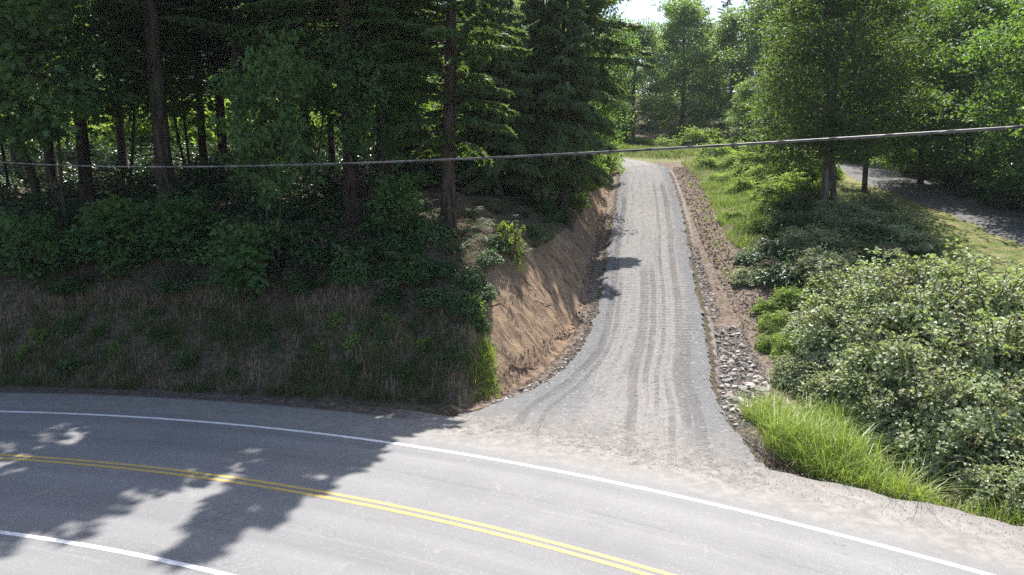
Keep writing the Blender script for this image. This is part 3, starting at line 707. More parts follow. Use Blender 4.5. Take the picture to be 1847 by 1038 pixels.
BK = [(540,92,1.3),(620,98,1.35),(700,90,1.3),(780,100,1.4),(860,94,1.3),(940,104,1.35),(460,98,1.3),(370,92,1.3),(280,100,1.35),(190,92,1.3),(100,98,1.3),(20,92,1.3),(-60,98,1.3),(1010,118,1.2)]
for k, (px, D, s) in enumerate(BK):
    a = ['far leafy tree ', 'distant leafy tree '][k % 2]+'in line with '+['the deep set pale topped fir','the kinked reddish fir','the twin slender firs','the gap left of the gnarled root fir','the space right of the gnarled root fir','the tall hanging cedar','the maple spray','the thin distant fir','the left side of the thickest trunk','the right side of the lone black trunk','the slim fir beside the lone black trunk','the leaning stem foot','the far left edge','the rear cedar top'][k]
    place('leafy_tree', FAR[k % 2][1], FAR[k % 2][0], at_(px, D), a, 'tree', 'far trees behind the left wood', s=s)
# right side
GA = 'alders on the slope between the driveway and the old lane'
place('alder_tree', ALD[0][1], ALD[0][0], at_(1489, 40), 'alder with mottled upright trunk at the foot of the slope', 'alder tree', GA, rz=.4, s=(1.1, 1.1, .95))
place('alder_tree', ALD[1][1], ALD[1][0], at_(1508, 40.3), 'alder with slanting trunk crossing right beside the upright one', 'alder tree', GA, rz=2.0, s=(.85, .85, .9), tilt=(0, .13))
place('alder_tree', ALD[1][1], ALD[1][0], at_(1560, 47), 'slender alder behind the slanting one at the edge of the old lane', 'alder tree', GA, rz=4.2, s=.85)
place('alder_tree', ALD[0][1], ALD[0][0], at_(1425, 56), 'alder left of the main pair with low leafy branches over the meadow', 'alder tree', GA, rz=5.5, s=.72)
T_ = broad(97, 5.6, 1.5, 2.6, 12, 160, .17, M['alder'], M['bark'], .16, False, 1, 14)
place('young_tree', T_[1], T_[0], at_(1371, 63), 'small tree with short straight bare trunk by the shaded yard', 'tree', None)
for px, D, s, lab in [(1660,50,.95,'maple behind the old lane in the middle of the right side'),(1745,46,.95,'maple right of the old lane with dark foot'),(1790,58,1.15,'tall maple deep behind the right bank'),
 (1600,66,1.1,'maple where the old lane bends out of sight'),(1700,72,1.3,'big maple at the back of the right wood'),(1880,38,.9,'maple at the right edge whose bright leaves hang over the lane bank'),(1860,52,1.2,'maple at the top right corner with silvery leaves'),(1540,74,1.1,'maple behind the slender alder'),(1990,33,.95,'maple outside the right edge on the lane bank')]:
    place('lane_maple', MAP[1], MAP[0], at_(px, D), lab, 'maple tree', 'maples on the bank behind the old lane', s=s)

# ================================================================= BUSHES
BR = [mound(101+k, 16000, .078, M['bramble'], 60, wild=.7) for k in range(3)]
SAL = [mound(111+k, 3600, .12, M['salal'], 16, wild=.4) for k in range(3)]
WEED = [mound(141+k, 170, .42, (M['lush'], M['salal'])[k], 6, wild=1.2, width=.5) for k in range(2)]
SALD = [mound(151+k, 2300, .13, M['shade_painted_salal'], 18, wild=1.3) for k in range(3)]  # salal for the dark wood, its shade painted into the leaf colour
LUSH = [mound(121+k, 5400, .125, M['lush'], 26, wild=.9) for k in range(2)]
def bush(name, pr, x, y, r, h, label, cat, group, dz=-.12, rz=None):
    o = thing(name, (x, y, tz(x, y)+dz), label, cat, group, rng.uniform(0, 6.28) if rz is None else rz, (r, r, h))
    obj('stems', pr[0], o); obj('foliage', pr[1], o); return o
GBr = 'blackberry bushes at the right'
br = [(10.2,20.4,1.3,1.2,'low front'),(9.6,22.4,.9,.8,''),(11.0,19.0,1.3,1.5,''),(11.9,16.5,1.2,1.5,''),(12.3,17.6,1.7,2.2,''),(11.8,20.0,1.8,2.3,''),(11.4,22.6,1.8,2.0,''),(13.9,19.4,1.9,2.6,''),(13.4,22.0,2.0,2.5,''),
 (12.6,24.4,1.9,2.3,''),(15.2,21.6,2.0,2.7,''),(15.0,24.0,2.0,2.2,''),(17.2,23.2,2.0,1.6,''),(16.9,21.2,2.0,2.1,''),(14.0,15.4,1.8,2.2,''),(15.6,17.4,2.0,2.6,''),(17.6,19.4,2.0,2.5,''),(12.5,13.9,1.3,1.4,''),(11.5,15.0,1.1,1.3,''),(13.6,12.7,1.2,1.4,''),(19.0,22.0,1.9,1.2,''),(11.0,24.8,1.0,.9,'')]
brl = ['low blackberry bush at the left front where rubble ends','small blackberry bush just uphill of the tall grass and rubble','blackberry bush directly behind the bright tall grass','blackberry bush behind the right end of the bright tall grass',
 'silvery blackberry bush in the lower middle of the thicket','blackberry bush in the left middle of the thicket','rounded blackberry bush at the upper left of the thicket','blackberry bush in the dense heart of the thicket','high blackberry bush behind the heart of the thicket',
 'blackberry bush on the upper left edge of the thicket against the shaded hollow','topmost blackberry bush, its sprigs against the mown verge','blackberry bush at the back of the thicket below the verge','blackberry bush at the upper right below the mown verge','bushy blackberry between the topmost bush and the right edge',
 'blackberry bush at the lower right corner of the thicket','blackberry bush at the right edge, lower middle','blackberry bush at the right edge, upper middle','lowest blackberry bush mixed with grass by the road shoulder','farthest right blackberry bush beside the mown verge','sprawling blackberry bush at the lip of the shaded hollow']
brl[18:18] = ['small blackberry bush just behind the thin shoulder grass','blackberry bush in the lower right corner by the shoulder']
for k, (x, y, r, h, _) in enumerate(br): bush('blackberry_bush', BR[k % 3], x, y, r, h, brl[k], 'bush', GBr)
hol = [(1360,505,.9,.6,'low salal bush by the fallen log on the right'),(1400,470,1.4,1.0,'dark rounded bush above the fallen log'),(1470,455,1.7,1.1,'wide shaded bush left of centre in the hollow'),(1545,440,1.8,1.1,'wide shaded bush in the centre of the hollow'),(1600,420,1.6,1.0,'shaded bush at the right of the hollow near the verge'),
 (1430,420,1.5,1.1,'shaded bush below the alder trunks on the left'),(1520,400,1.5,1.0,'shaded bush hiding the foot of the alders'),(1420,505,1.2,.9,'bush between the fallen log and the blackberry thicket'),(1490,495,1.4,1.0,'shaded bush just behind the blackberry thicket'),(1560,475,1.3,.9,'shaded bush right behind the topmost blackberry'),
 (1640,445,1.2,.7,'shaded bush bordering the mown verge'),(1450,385,1.3,1.2,'bush left of the alder trunks'),(1580,380,1.2,.8,'low bush right of the alder trunks beside the lane'),(1345,470,.6,.45,'small bush at the edge of the red soil')]
for k, (px, py, r, h, lab) in enumerate(hol):
    p = ground(px, py); bush('shaded_bush', (BR[k % 3][0], SAL[k % 3][1]) if k % 2 else BR[k % 3], p[0], p[1], r, h, lab, 'bush', 'bushes in the shaded hollow')
lip = [(66,-5.0,2.4,3.0,'willow like sunlit bush at the crest left of the driveway'),(50,-4.4,1.6,1.7,'sunlit bush hanging on the lip of the driveway bank'),(56,-3.9,1.7,1.7,'sunlit bush beside the crest of the driveway'),(45,-4.6,1.2,1.3,'lowest sunlit bush on the driveway bank lip'),(62,-3.7,1.5,1.4,'sunlit bush closest to the driveway crest'),
 (53,-6.2,2.0,2.2,'sunlit bush behind the lip of the driveway bank'),(59,-6.0,2.0,2.3,'tall sunlit bush under the short cedar near the crest'),(41,-4.6,.9,.8,'small green bush on the lip beneath the rightmost cedar')]
for k, (D, t_, r, h, lab) in enumerate(lip):
    x = float(np.interp(D, DR[:190, 1], DR[:190, 0]))+t_; bush('sunlit_bush', LUSH[k % 2], x, D, r, h, lab, 'bush', 'sunlit bushes on the driveway bank')
lus = [(1330,300,1.3,1.0,'yellow green bush on the grassy slope right of the soil strip'),(1380,330,1.5,1.2,'leafy bush in the middle of the grassy slope'),(1440,330,1.6,1.3,'pale bush left of the alder trunks on the slope'),(1400,300,1.6,1.2,'upper bush on the grassy slope'),(1340,345,.9,.9,'small bush above the bright grass patch'),
 (1260,262,2.2,1.8,'sunny bush beyond the crest right of the driveway'),(1200,268,1.8,1.1,'sunny bush directly beyond the driveway crest'),(1310,272,2.0,1.3,'sunny bush right of the crest below the meadow'),(1455,290,1.8,1.6,'sunlit bush beneath the left alder branches'),(1160,262,1.6,.8,'low sunny bush at the far left turn of the driveway'),
 (1290,285,1.6,1.2,'pale bush at the top of the soil strip'),(1360,285,1.8,1.4,'pale bush in the upper middle of the meadow edge'),(1240,250,2.2,1.8,'yellow green bush in the meadow beyond the crest'),(1370,262,2.0,1.5,'meadow bush below the small tree'),(1420,345,1.2,1.1,'lush bush in the lower slope left of the alders'),(1350,318,1.3,1.0,'lush bush between the yellow green and the leafy slope bushes'),(1410,270,1.8,1.4,'meadow bush just left of the alder branches'),
 (1300,330,.9,.7,'pale bush low beside the soil strip'),(1275,300,1.0,.8,'small pale bush at the upper soil strip edge'),(1322,395,.7,.5,'small lime bush at the lower grass patch edge'),(1395,360,1.3,1.1,'lush bush right of the bright grass patch'),(1370,300,1.4,1.1,'tangled bush in the heart of the slope'),(1440,300,1.7,1.5,'tangled bush behind the pale slope bush'),(1330,278,1.5,1.1,'tangled bush at the top of the slope'),(1480,320,1.4,1.4,'tangled bush touching the alder trunks'),(1385,415,.9,.7,'lime bush above the shaded hollow'),
 (1405,590,.7,.6,'low pale leafy bush between the rubble and the brambles'),(1385,625,.5,.45,'small leafy bush at the edge of the rubble patch'),(1430,640,.7,.7,'leafy bush directly above the bright tall grass'),(1390,560,.6,.5,'small leafy bush at the foot of the soil strip'),(1425,545,.7,.6,'leafy bush at the uphill edge of the brambles'),
 (1460,360,1.2,1.2,'lime bush just left of the upright alder trunk'),(1400,385,1.2,1.0,'lime bush at the lower end of the grassy slope')]
for k, (px, py, r, h, lab) in enumerate(lus):
    p = ground(px, py)
    if p is None: p = np.array([*at_(px, 80)])
    bush('sunlit_bush', LUSH[k % 2], p[0], p[1], r, h, lab, 'bush', 'sunlit bushes along the driveway and slope')
sal = [(720,455,1.1,1.2),(770,430,.9,1.0),(690,420,1.0,1.1),(740,500,1.0,1.0),(800,490,.7,.7),(850,510,.7,.75),(790,540,.9,.8),(840,555,.8,.6),(640,500,1.0,.9),(590,470,1.1,1.1),(540,450,1.0,1.1),(470,455,1.1,1.1),(420,450,1.2,1.3),(350,470,1.1,1.0),(290,450,1.1,1.2),(230,470,1.1,1.0),
 (170,450,1.2,1.2),(110,470,1.1,1.1),(50,450,1.2,1.3),(10,480,1.0,1.1),(655,395,1.0,1.0),(600,400,1.0,1.2),(520,395,1.0,1.1),(350,405,1.2,1.4),(220,410,1.2,1.3),(90,405,1.2,1.4),(130,520,.9,.7),(320,520,.9,.7),(440,510,.9,.8),(540,520,.8,.6),(700,540,.8,.6),(880,470,.5,.6),(260,380,1.4,1.7),(450,390,1.2,1.4),(30,380,1.3,1.6),(400,360,1.4,1.6),(560,370,1.2,1.4),(150,370,1.4,1.6)]
for k, (px, py, r, h) in enumerate(sal):
    p = ground(px, py)
    side = 'near the bare soil nose of the bank' if px > 760 else ('under the twin slender firs' if px > 640 else ('in the middle of the dark bank' if px > 400 else ('below the thickest fir' if px > 200 else 'toward the left end of the dark bank')))
    row = 'upper row' if py < 420 else ('middle row' if py < 500 else 'lowest row')
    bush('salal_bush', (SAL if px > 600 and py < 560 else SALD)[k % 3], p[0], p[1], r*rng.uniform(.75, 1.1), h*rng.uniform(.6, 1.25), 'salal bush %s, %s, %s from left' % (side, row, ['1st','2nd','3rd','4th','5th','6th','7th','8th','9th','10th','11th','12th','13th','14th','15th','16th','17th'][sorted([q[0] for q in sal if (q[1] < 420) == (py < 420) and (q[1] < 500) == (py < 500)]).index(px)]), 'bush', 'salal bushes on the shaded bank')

for k, (px, D, r, h, lab) in enumerate([(25,57,3,4.2,'behind the leaning stem'),(110,60,3,4.6,'behind the slim fir left of the lone black trunk'),(200,56,2.8,3.6,'right of the lone black trunk'),(265,55,2.8,4.6,'just left of the thickest trunk'),(335,56,3.2,5.2,'just right of the thickest trunk'),
 (400,59,3,4.8,'behind the thin slim firs'),(468,57,3,4.6,'under the bright maple spray'),(530,60,3,5,'left of the kinked fir'),(590,57,3,4.4,'directly behind the kinked fir on its left'),(660,60,3,5.2,'behind the twin slender firs'),(730,58,3,4.6,'left of the gnarled root fir'),(800,62,3,5,'behind the gnarled root fir')]):
    p = at_(px, D); bush('lime_thicket', LUSH[k % 2], p[0], p[1], r, h, 'sun flooded lime thicket glowing '+lab, 'bush', 'sunlit thicket behind the left wood')
for k, (px, D, r, h, lab) in enumerate([(1560,66,2.2,2.4,'where the old lane turns out of sight'),(1620,62,2,2.2,'behind the upper stretch of the old lane'),(1680,54,2,2.2,'left of the second lane maple trunk'),(1740,48,2,2.2,'on the bank behind the middle of the old lane'),(1800,44,2.1,2.2,'right of the middle of the lane bank'),(1850,40,2,2.2,'at the right edge above the old lane'),
 (1640,72,3,3.6,'deep behind the old lane'),(1720,62,3,3.6,'deep behind the lane maples'),(1800,54,3,3.6,'deep at the right behind the lane'),(1500,78,3,3.6,'behind the alders'),(1440,84,3,3.4,'at the right end of the meadow')]):
    p = at_(px, D); bush('bank_bush', SAL[k % 3], p[0], p[1], r, h, 'dark bush on the wooded bank '+lab, 'bush', 'dark bushes behind the old lane')
for k, (px, D, s_, lab) in enumerate([(1500,92,1.3,'far leafy tree behind the alder crowns'),(1590,84,1.25,'far leafy tree above the bend of the old lane'),(1670,88,1.35,'far leafy tree behind the middle lane maples'),(1750,80,1.3,'far leafy tree behind the right lane maples'),(1840,74,1.3,'far leafy tree at the top right corner'),(1930,66,1.3,'far leafy tree past the right edge')]):
    place('leafy_tree', FAR[k % 2][1], FAR[k % 2][0], at_(px, D), lab, 'tree', 'far trees behind the old lane', s=s_)
for k, (px, py, r_, h, lab) in enumerate([(960,425,.6,.55,'small green bush on the crest right of the leafy plant'),(1000,395,.8,.7,'green bush overhanging the middle of the cut bank'),(1030,365,.9,.9,'green bush overhanging the upper cut bank'),(1050,340,.9,.9,'highest green bush overhanging the cut bank'),(900,445,.5,.5,'small bush left of the leafy plant'),(870,540,.5,.5,'small bush at the left edge of the cut bank'),(868,590,.35,.4,'tiny bush halfway up the corner of the bank'),(975,380,.8,.8,'green bush behind the ferns on the crest'),(1010,350,1.0,1.1,'bush under the rightmost cedar')]):
    p = ground(px, py); bush('crest_bush', SAL[(k+1) % 3], p[0], p[1], r_, h, lab, 'bush', 'bushes on the lip of the cut bank')
k = 0
for px in range(-20, 900, 62):
    for D, tag_ in ((38.5, 'near'), (46, 'middle'), (52, 'far')):
        px_k = px+(k*37) % 40-20; p = at_(px_k, D+(k*13) % 5-2)
        where = ['behind the leaning stem','left of the lone black trunk','behind the lone black trunk','left of the thickest fir','behind the thickest fir','among the thin slim firs','under the maple spray','left of the kinked fir','behind the kinked fir','behind the twin slender firs','left of the gnarled fir','behind the gnarled fir','right of the gnarled fir','below the hanging cedar','beside the upper cedars'][min(14, (px+20)//62)]
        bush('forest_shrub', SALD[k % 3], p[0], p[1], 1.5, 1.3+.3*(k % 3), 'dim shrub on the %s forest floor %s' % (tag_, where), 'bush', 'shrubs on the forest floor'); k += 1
g = np.random.default_rng(77)
for k in range(46):
    px, py = g.uniform(10, 865), g.uniform(560, 690); p = ground(px, py)
    if p is None: continue
    sz = g.uniform(.16, .34); yel = k % 4 == 0
    bush('bank_weed', WEED[0 if yel else 1], p[0], p[1], sz, sz*g.uniform(.8, 1.6), 'small yellow green weed on the shaded road bank' if yel else 'small dark green weed on the shaded road bank', 'weed', 'yellow green weeds on the road bank' if yel else 'dark green weeds on the road bank', dz=-.03)
# ferns
FR = [fern(131+k) for k in range(3)]
g = np.random.default_rng(17)
fp = [(870,372),(900,385),(925,372),(950,392),(975,420),(990,405),(905,425),(880,440),(1000,380),(940,360),(845,395),(965,448),(985,440),(860,415),(905,350),(700,470),(665,480),(640,460),(610,500),(575,520),(750,520),(820,460),(830,430),(560,430),(500,480),(1010,360),(930,470),(760,380),(735,395)]
FL = ['just right of the flared foot of the gnarled fir','a step further right of the gnarled fir foot','midway between the gnarled fir and the hanging cedar, upper row','under the hanging cedar, upper row','at the crest edge right of the white flower','near the crest edge below the hanging cedar','directly left of the white flower','left of the leafy weed on the cut bank lip',
 'beneath the rightmost cedar on its left','uphill of the white flower','right above the litter slope below the gnarled fir','just right of the leafy weed over the cut','overhanging the cut right of the leafy weed','on the litter slope below the gnarled fir','highest of the ferns right of the gnarled fir','among salal straight below the twin slender firs','a little lower left below the twin slender firs','left of the salal under the twin slender firs','at the lower edge of the salal below the kinked fir','lowest left of the ferns under the kinked fir',
 'lowest of the ferns below the gnarled fir','on the bare nose left of the cut bank','higher on the bare nose left of the cut bank','uphill under the dark fir left of the kinked one','farthest left among the middle salal','beneath the rightmost cedar at the lip of the cut','hanging over the cut directly under the leafy weed','immediately left of the gnarled fir foot','two steps left of the gnarled fir foot']
for k, (px, py) in enumerate(fp):
    p = ground(px, py)
    lab = 'sword fern '+FL[k]
    o = thing('sword_fern', (p[0], p[1], p[2]), lab, 'fern', 'ferns on the shaded bank', g.uniform(0, 6.28), g.uniform(.7, 1.1)); obj('fronds', FR[k % 3], o)

# ================================================================= GRASS
def scatter(n, poly, g):
    """ground points below a photo region given as a polygon, spread evenly over the land"""
    W = np.array([ground(*q)[:2] for q in poly]); lo, hi = W.min(0), W.max(0); out = []
    while sum(map(len, out)) < n:
        P = g.uniform(lo, hi, (n*2, 2)); ins = np.zeros(len(P), bool); j = len(W)-1
        for i in range(len(W)):
            a, b = W[i], W[j]
            cnd = ((a[1] > P[:, 1]) != (b[1] > P[:, 1])) & (P[:, 0] < (b[0]-a[0])*(P[:, 1]-a[1])/(b[1]-a[1]+1e-12)+a[0]); ins ^= cnd; j = i
        out.append(P[ins])
    P = np.concatenate(out)[:n]; return np.column_stack([P, terrain(P[:, 0], P[:, 1])-.03])
def clumped(P, g, f=.8, thr=0., s=3): return P[fbm(P[:, 0], P[:, 1], f, 3, s)+g.normal(size=len(P))*.25 > thr]
def grass(name, P, h, wdt, lean, mat, label=None, g=rng, kind='stuff', segs=3):
    b = MB(); n = len(P); hv = h*(.40+.75*g.uniform(0, 1, n))*(1+.32*fbm(P[:, 0], P[:, 1], 1.3, 3, 8))
    b.blades(P, hv, wdt*g.uniform(.7, 1.3, n), g.uniform(.1, lean, n), g.uniform(0, 6.28, n), segs)
    return obj(name, b.me(name, mat), kind=kind, **({'label': label, 'category': 'grass'} if label else {}))
g = np.random.default_rng(5)
def polar(n, xa, xb, ra, rb, pw=1.0):
    x = g.uniform(xa, xb, n); r_ = ra+(rb-ra)*g.uniform(0, 1, n)**pw; y = RC[1]+np.sqrt(np.maximum(r_**2-(x-RC[0])**2, 0)); return np.column_stack([x, y, terrain(x, y)-.03])
P = polar(9500, 5.9, 9.5, 49.2, 52.6, 1.1); P = P[(P[:, 0] > np.where(P[:, 1] > 18.3, 7.15, 6.85)+.3*vn(P[:, 1]*1.7, P[:, 0]*0, 3)+np.clip(50.2-rad(P[:, 0], P[:, 1]), 0, 2)*.9)]
P = P[g.uniform(size=len(P)) < .5+.5*sstep(-.5, .4, fbm(P[:, 0], P[:, 1], 1.5, 2, 4))]
grass('tall_grass', P, 1.12, .022, 1.6, M['reed'], 'bright yellow green tall grass beside the rubble and road shoulder', g, segs=4)
P = polar(1900, 9.2, 15.5, 49.0, 50.4, 1.2); grass('tall_grass', P, .6, .024, 1.3, M['reed'], 'thinner tall grass along the road shoulder at the lower right', g, segs=4)
P = polar(900, 6.3, 15, 49.1, 51); grass('dry_grass', P, .7, .02, 1.6, M['dry'], 'dead straw blades at the foot of the tall grass', g, segs=3)
P = scatter(2600, [(1390,600),(1450,590),(1470,660),(1400,680)], g)
grass('tall_grass', P, .6, .016, .9, M['meadow'], 'pale seeding grass uphill of the bright tall grass', g)
P = clumped(scatter(36000, [(0,696),(400,711),(850,741),(880,690),(880,600),(600,560),(300,550),(0,560)], g), g, .9, -.2)
P = clumped(P, g, 2.6, -.1, 12); grass('bank_grass', P, .42, .024, 1.3, M['grass'], 'straggly grass on the shaded road bank', g)
P = clumped(scatter(16000, [(0,690),(400,705),(850,735),(880,690),(880,560),(600,520),(300,520),(0,520)], g), g, 1.7, .0, 9)
grass('dry_grass', P, .42, .022, 1.5, M['dry'], 'dry straw coloured grass on the shaded road bank', g)
Pl = []
for px, py, n_, sg_ in ((872,655,130,.16),(880,680,150,.2),(866,690,110,.18),(884,640,70,.12),(876,705,90,.2),(858,670,60,.2),(888,700,50,.12),(872,628,40,.1)):
    c0 = ground(px, py)[:2]; Pl.append(c0+g.normal(size=(n_, 2))*sg_)
P = np.concatenate(Pl); P = np.column_stack([P, terrain(P[:, 0], P[:, 1])-.02]); grass('bright_grass_tuft', P, .5, .026, 1.5, M['reed'], 'bright grass tuft on the corner of the bank beside the cut soil', g)
P = scatter(22000, [(1262,335),(1330,335),(1400,360),(1420,430),(1340,455),(1310,430),(1290,385)], g)
P = P[g.uniform(size=len(P)) < .25+.75*sstep(-.4, .5, fbm(P[:, 0], P[:, 1], 1.3, 3, 14))]
grass('slope_grass', P, .55, .028, 1.3, M['lush_blade'], 'bright grass patch between the soil strip and the shaded hollow', g, segs=2)
P = scatter(16000, [(1228,296),(1260,284),(1420,266),(1490,300),(1470,360),(1400,372),(1280,352)], g)
grass('slope_grass', P, .6, .03, .9, M['meadow'], 'pale long grass on the upper slope right of the driveway', g, segs=2)
P = scatter(26000, [(1100,282),(1110,262),(1250,248),(1420,252),(1440,270),(1250,285)], g)
grass('meadow_grass', P, .6, .05, .9, M['meadow'], 'sunny meadow grass beyond the driveway crest', g, segs=2)
P = scatter(20000, [(1640,380),(1700,390),(1847,445),(1847,505),(1720,470),(1650,440)], g)
grass('verge_grass', P, .10, .012, 1.2, M['meadow'], 'short mown grass verge beside the old lane', g, segs=2)
P = clumped(scatter(2600, [(1225,300),(1280,440),(1330,560),(1380,620),(1350,560),(1330,470),(1290,380)], g), g, 1.2, .1)
grass('soil_strip_weeds', P, .22, .03, 1.2, M['reed'], 'sparse green weeds on the reddish soil strip', g, segs=2)

# ================================================================= ROCKS, STICKS, ROOTS
m = Mat('crushed_rock', .9, .3); oi = m.n.nodes.new('ShaderNodeObjectInfo'); q = m.noise(9, 4, .6)
c = m.mix(X(m.n, oi.outputs['Random']), (.24,.22,.20), (.52,.485,.44)); c = m.mix(q.ss(.45, .65)*.6, c, (.22,.165,.125)); m.base(c); m.bump(q, .02); M['rock'] = m.m
import bmesh
RK = []
for k in range(7):
    bm = bmesh.new(); bmesh.ops.create_icosphere(bm, subdivisions=2, radius=1); gg = np.random.default_rng(200+k)
    for _ in range(9):
        nv = Vector(unit(gg.normal(size=3))); dd = gg.uniform(.45, .8)
        for v in bm.verts:
            h = v.co.dot(nv)
            if h > dd: v.co -= nv*(h-dd)
    for v in bm.verts: v.co.z *= .62
    me = bpy.data.meshes.new('rock'); bm.to_mesh(me); me.materials.append(M['rock']); RK.append(me)
g = np.random.default_rng(23)
def rocks(n, poly, lo, hi, label, group):
    P = scatter(n, poly, g)
    for p in P:
        o = bpy.data.objects.new('rock', RK[g.integers(7)]); COL.objects.link(o); s = lo+(hi-lo)*g.uniform()**2.2
        o.location = p+[0, 0, .03+s*.35]; o.rotation_euler = (g.normal()*.35, g.normal()*.35, g.uniform(0, 6.28)); o.scale = (s*g.uniform(.8, 1.3), s, s*g.uniform(.7, 1.1))
        o['label'] = label; o['category'] = 'rock'; o['group'] = group
rocks(175, [(1300,640),(1345,640),(1388,700),(1372,760),(1330,772),(1300,745)], .07, .16, 'angular pale rock in the rubble patch right of the driveway mouth', 'rocks in the lower rubble patch')
rocks(45, [(1285,585),(1335,590),(1350,640),(1300,640)], .06, .12, 'angular pale rock in the upper end of the rubble strip', 'rocks in the upper rubble strip')
rocks(25, [(1240,440),(1256,440),(1300,575),(1288,580)], .05, .09, 'small pale rock along the right edge of the gravel uphill of the rubble', 'rocks along the right edge')
rocks(62, [(885,738),(930,722),(1000,690),(1035,655),(1062,610),(1052,600),(1020,650),(980,686),(900,722),(870,742)], .05, .12, 'pale rock at the foot of the cut bank beside the gravel', 'rocks along the foot of the cut bank')
def chips(n, polys, lo, hi, name, label, mat):
    V0 = np.array([[1,0,0],[-.6,.8,0],[-.6,-.8,0],[.1,0,.9]]); F0 = np.array([[0,1,3],[1,2,3],[2,0,3]]); Vs, Fs = [], []
    for k, poly in enumerate(polys):
        P = scatter(n[k], poly, g) if isinstance(poly, list) else poly
        for p in P:
            a = g.uniform(0, 6.28); s = g.uniform(lo, hi)*np.array([1, g.uniform(.6, 1), g.uniform(.5, 1)]); c_, s_ = math.cos(a), math.sin(a)
            Vs.append((V0*s+g.normal(size=(4, 3))*lo*.3)@np.array([[c_, s_, 0], [-s_, c_, 0], [0, 0, 1]])+p+[0, 0, .03]); Fs.append(F0+4*len(Fs))
    o = obj(name, mesh(name, np.concatenate(Vs), np.concatenate(Fs), mat), kind='stuff', label=label, category='gravel')
chips([5200,1500,1300,2400], [[(1290,590),(1340,590),(1392,700),(1380,765),(1330,775),(1300,745)],[(1300,770),(1340,775),(1412,826),(1390,830),(1330,792)],
      [(1240,440),(1256,440),(1300,570),(1285,585)],[(885,742),(1000,700),(1040,655),(1070,600),(1088,470),(1078,470),(1052,600),(980,686),(880,730)]], .025, .06, 'small_rubble', 'small broken stone between the larger rocks beside the driveway', M['rock'])
Pp = polar(2400, -1, 13, 47.2, 48.75, .6); Pq = polar(600, -14, -1, 47.0, 48.6); Pp[:, 2] = np.maximum(Pp[:, 2], -.02); Pq[:, 2] = np.maximum(Pq[:, 2], -.02)
chips([0, 0], [Pp, Pq], .008, .022, 'loose_shoulder_gravel', 'loose gravel scattered over the road shoulder', M['rock'])
kd = g.integers(0, len(drv_uv), 5200); kd = kd[(g.uniform(size=len(kd)) < .25+.75*(V_drv[kd, 3] < .7))]
chips([0], [V_drv[kd, :3]-[0, 0, .02]], .010, .026, 'loose_driveway_gravel', 'loose stones on the gravel driveway, thickest along its edges', M['rock'])
m = Mat('soil_clod', .95, .1); q = m.noise(5, 3); m.base(m.mix(q.ss(.35, .6), (.09,.062,.048), (.25,.185,.145))); M['clod'] = m.m
chips([4200,1200], [[(1212,305),(1250,300),(1300,420),(1390,600),(1380,640),(1340,590),(1265,440)],[(900,720),(1050,590),(1090,420),(1100,330),(1093,330),(1075,420),(1030,590),(890,700)]], .03, .085, 'soil_clods', 'crumbled reddish soil clods along the driveway edges', M['clod'])
def stick(name, pts_px, r, label, cat, mat, lift=.06, group=None, arch=0):
    P = np.array([ground(*q) for q in pts_px]); P[:, 2] += lift
    if arch: P[:, 2] += arch*np.sin(np.linspace(0, np.pi, len(P)))
    t_ = MB(); c0 = P[0].copy(); t_.tube(P-c0, np.linspace(r, r*.4, len(P)), 6)
    o = obj(name, t_.me(name, mat, True), label=label, category=cat); o.location = c0
    if group: o['group'] = group
stick('fallen_log', [(1338,482),(1352,492),(1375,505)], .11, 'short grey log lying at the edge of the red soil by the hollow', 'log', M['bark_pale'], .1)
chips([420, 200], [[(905,600),(960,510),(1040,430),(1082,420),(1060,590),(960,690),(915,700)],[(1216,305),(1248,300),(1385,600),(1335,590)]], .02, .05, 'embedded_stones', 'small stones embedded in the cut bank and soil strip', M['rock'])
for pts, lab in (([(1250,360),(1262,372),(1272,380)],'short broken stick high on the soil strip'),([(1270,420),(1290,415),(1305,418)],'pale stick lying across the middle of the soil strip'),([(1300,470),(1312,482),(1318,500)],'curved stick on the soil strip above the log'),([(1290,520),(1310,530),(1335,528)],'long thin stick above the rubble patch'),([(1330,555),(1345,545),(1362,548)],'forked looking stick at the lower end of the soil strip'),([(1340,600),(1360,596),(1384,604)],'thin stick between the rubble and the brambles')):
    stick('soil_strip_stick', pts, .028, lab, 'stick', M['twig'], .05)
for pts, lab in (([(1010,505),(1025,512),(1036,520)],'short root in the shaded middle of the cut bank'),([(1040,440),(1050,452),(1056,466)],'thin root high on the cut bank'),([(930,580),(938,598),(940,618)],'hanging root on the upper left of the cut bank'),([(965,545),(985,552),(1000,550)],'horizontal root across the middle of the cut bank'),([(950,690),(970,684),(996,682)],'root lying on the spoil at the foot of the cut bank')):
    stick('exposed_root', pts, .02, lab, 'root', M['twig'])
stick('fallen_branch', [(1378,520),(1400,505),(1425,500)], .03, 'thin bleached branch beside the short grey log', 'branch', M['twig'], .12)
stick('exposed_root', [(920,660),(935,668),(955,663),(972,664)], .028, 'curved pale root sticking out low on the cut bank', 'root', M['twig'])
stick('exposed_root', [(905,628),(915,645),(930,655)], .02, 'slanting thin root on the left of the cut bank', 'root', M['twig'])
stick('exposed_root', [(884,556),(900,550),(915,547)], .02, 'straight pale root near the upper corner of the cut bank', 'root', M['twig'])
stick('exposed_root', [(940,500),(950,512),(960,520)], .03, 'white broken root tips under the bright fern', 'root', M['twig'])
stick('exposed_root', [(980,700),(985,670),(983,650)], .018, 'upright thin stem at the foot of the cut bank', 'root', M['twig'])
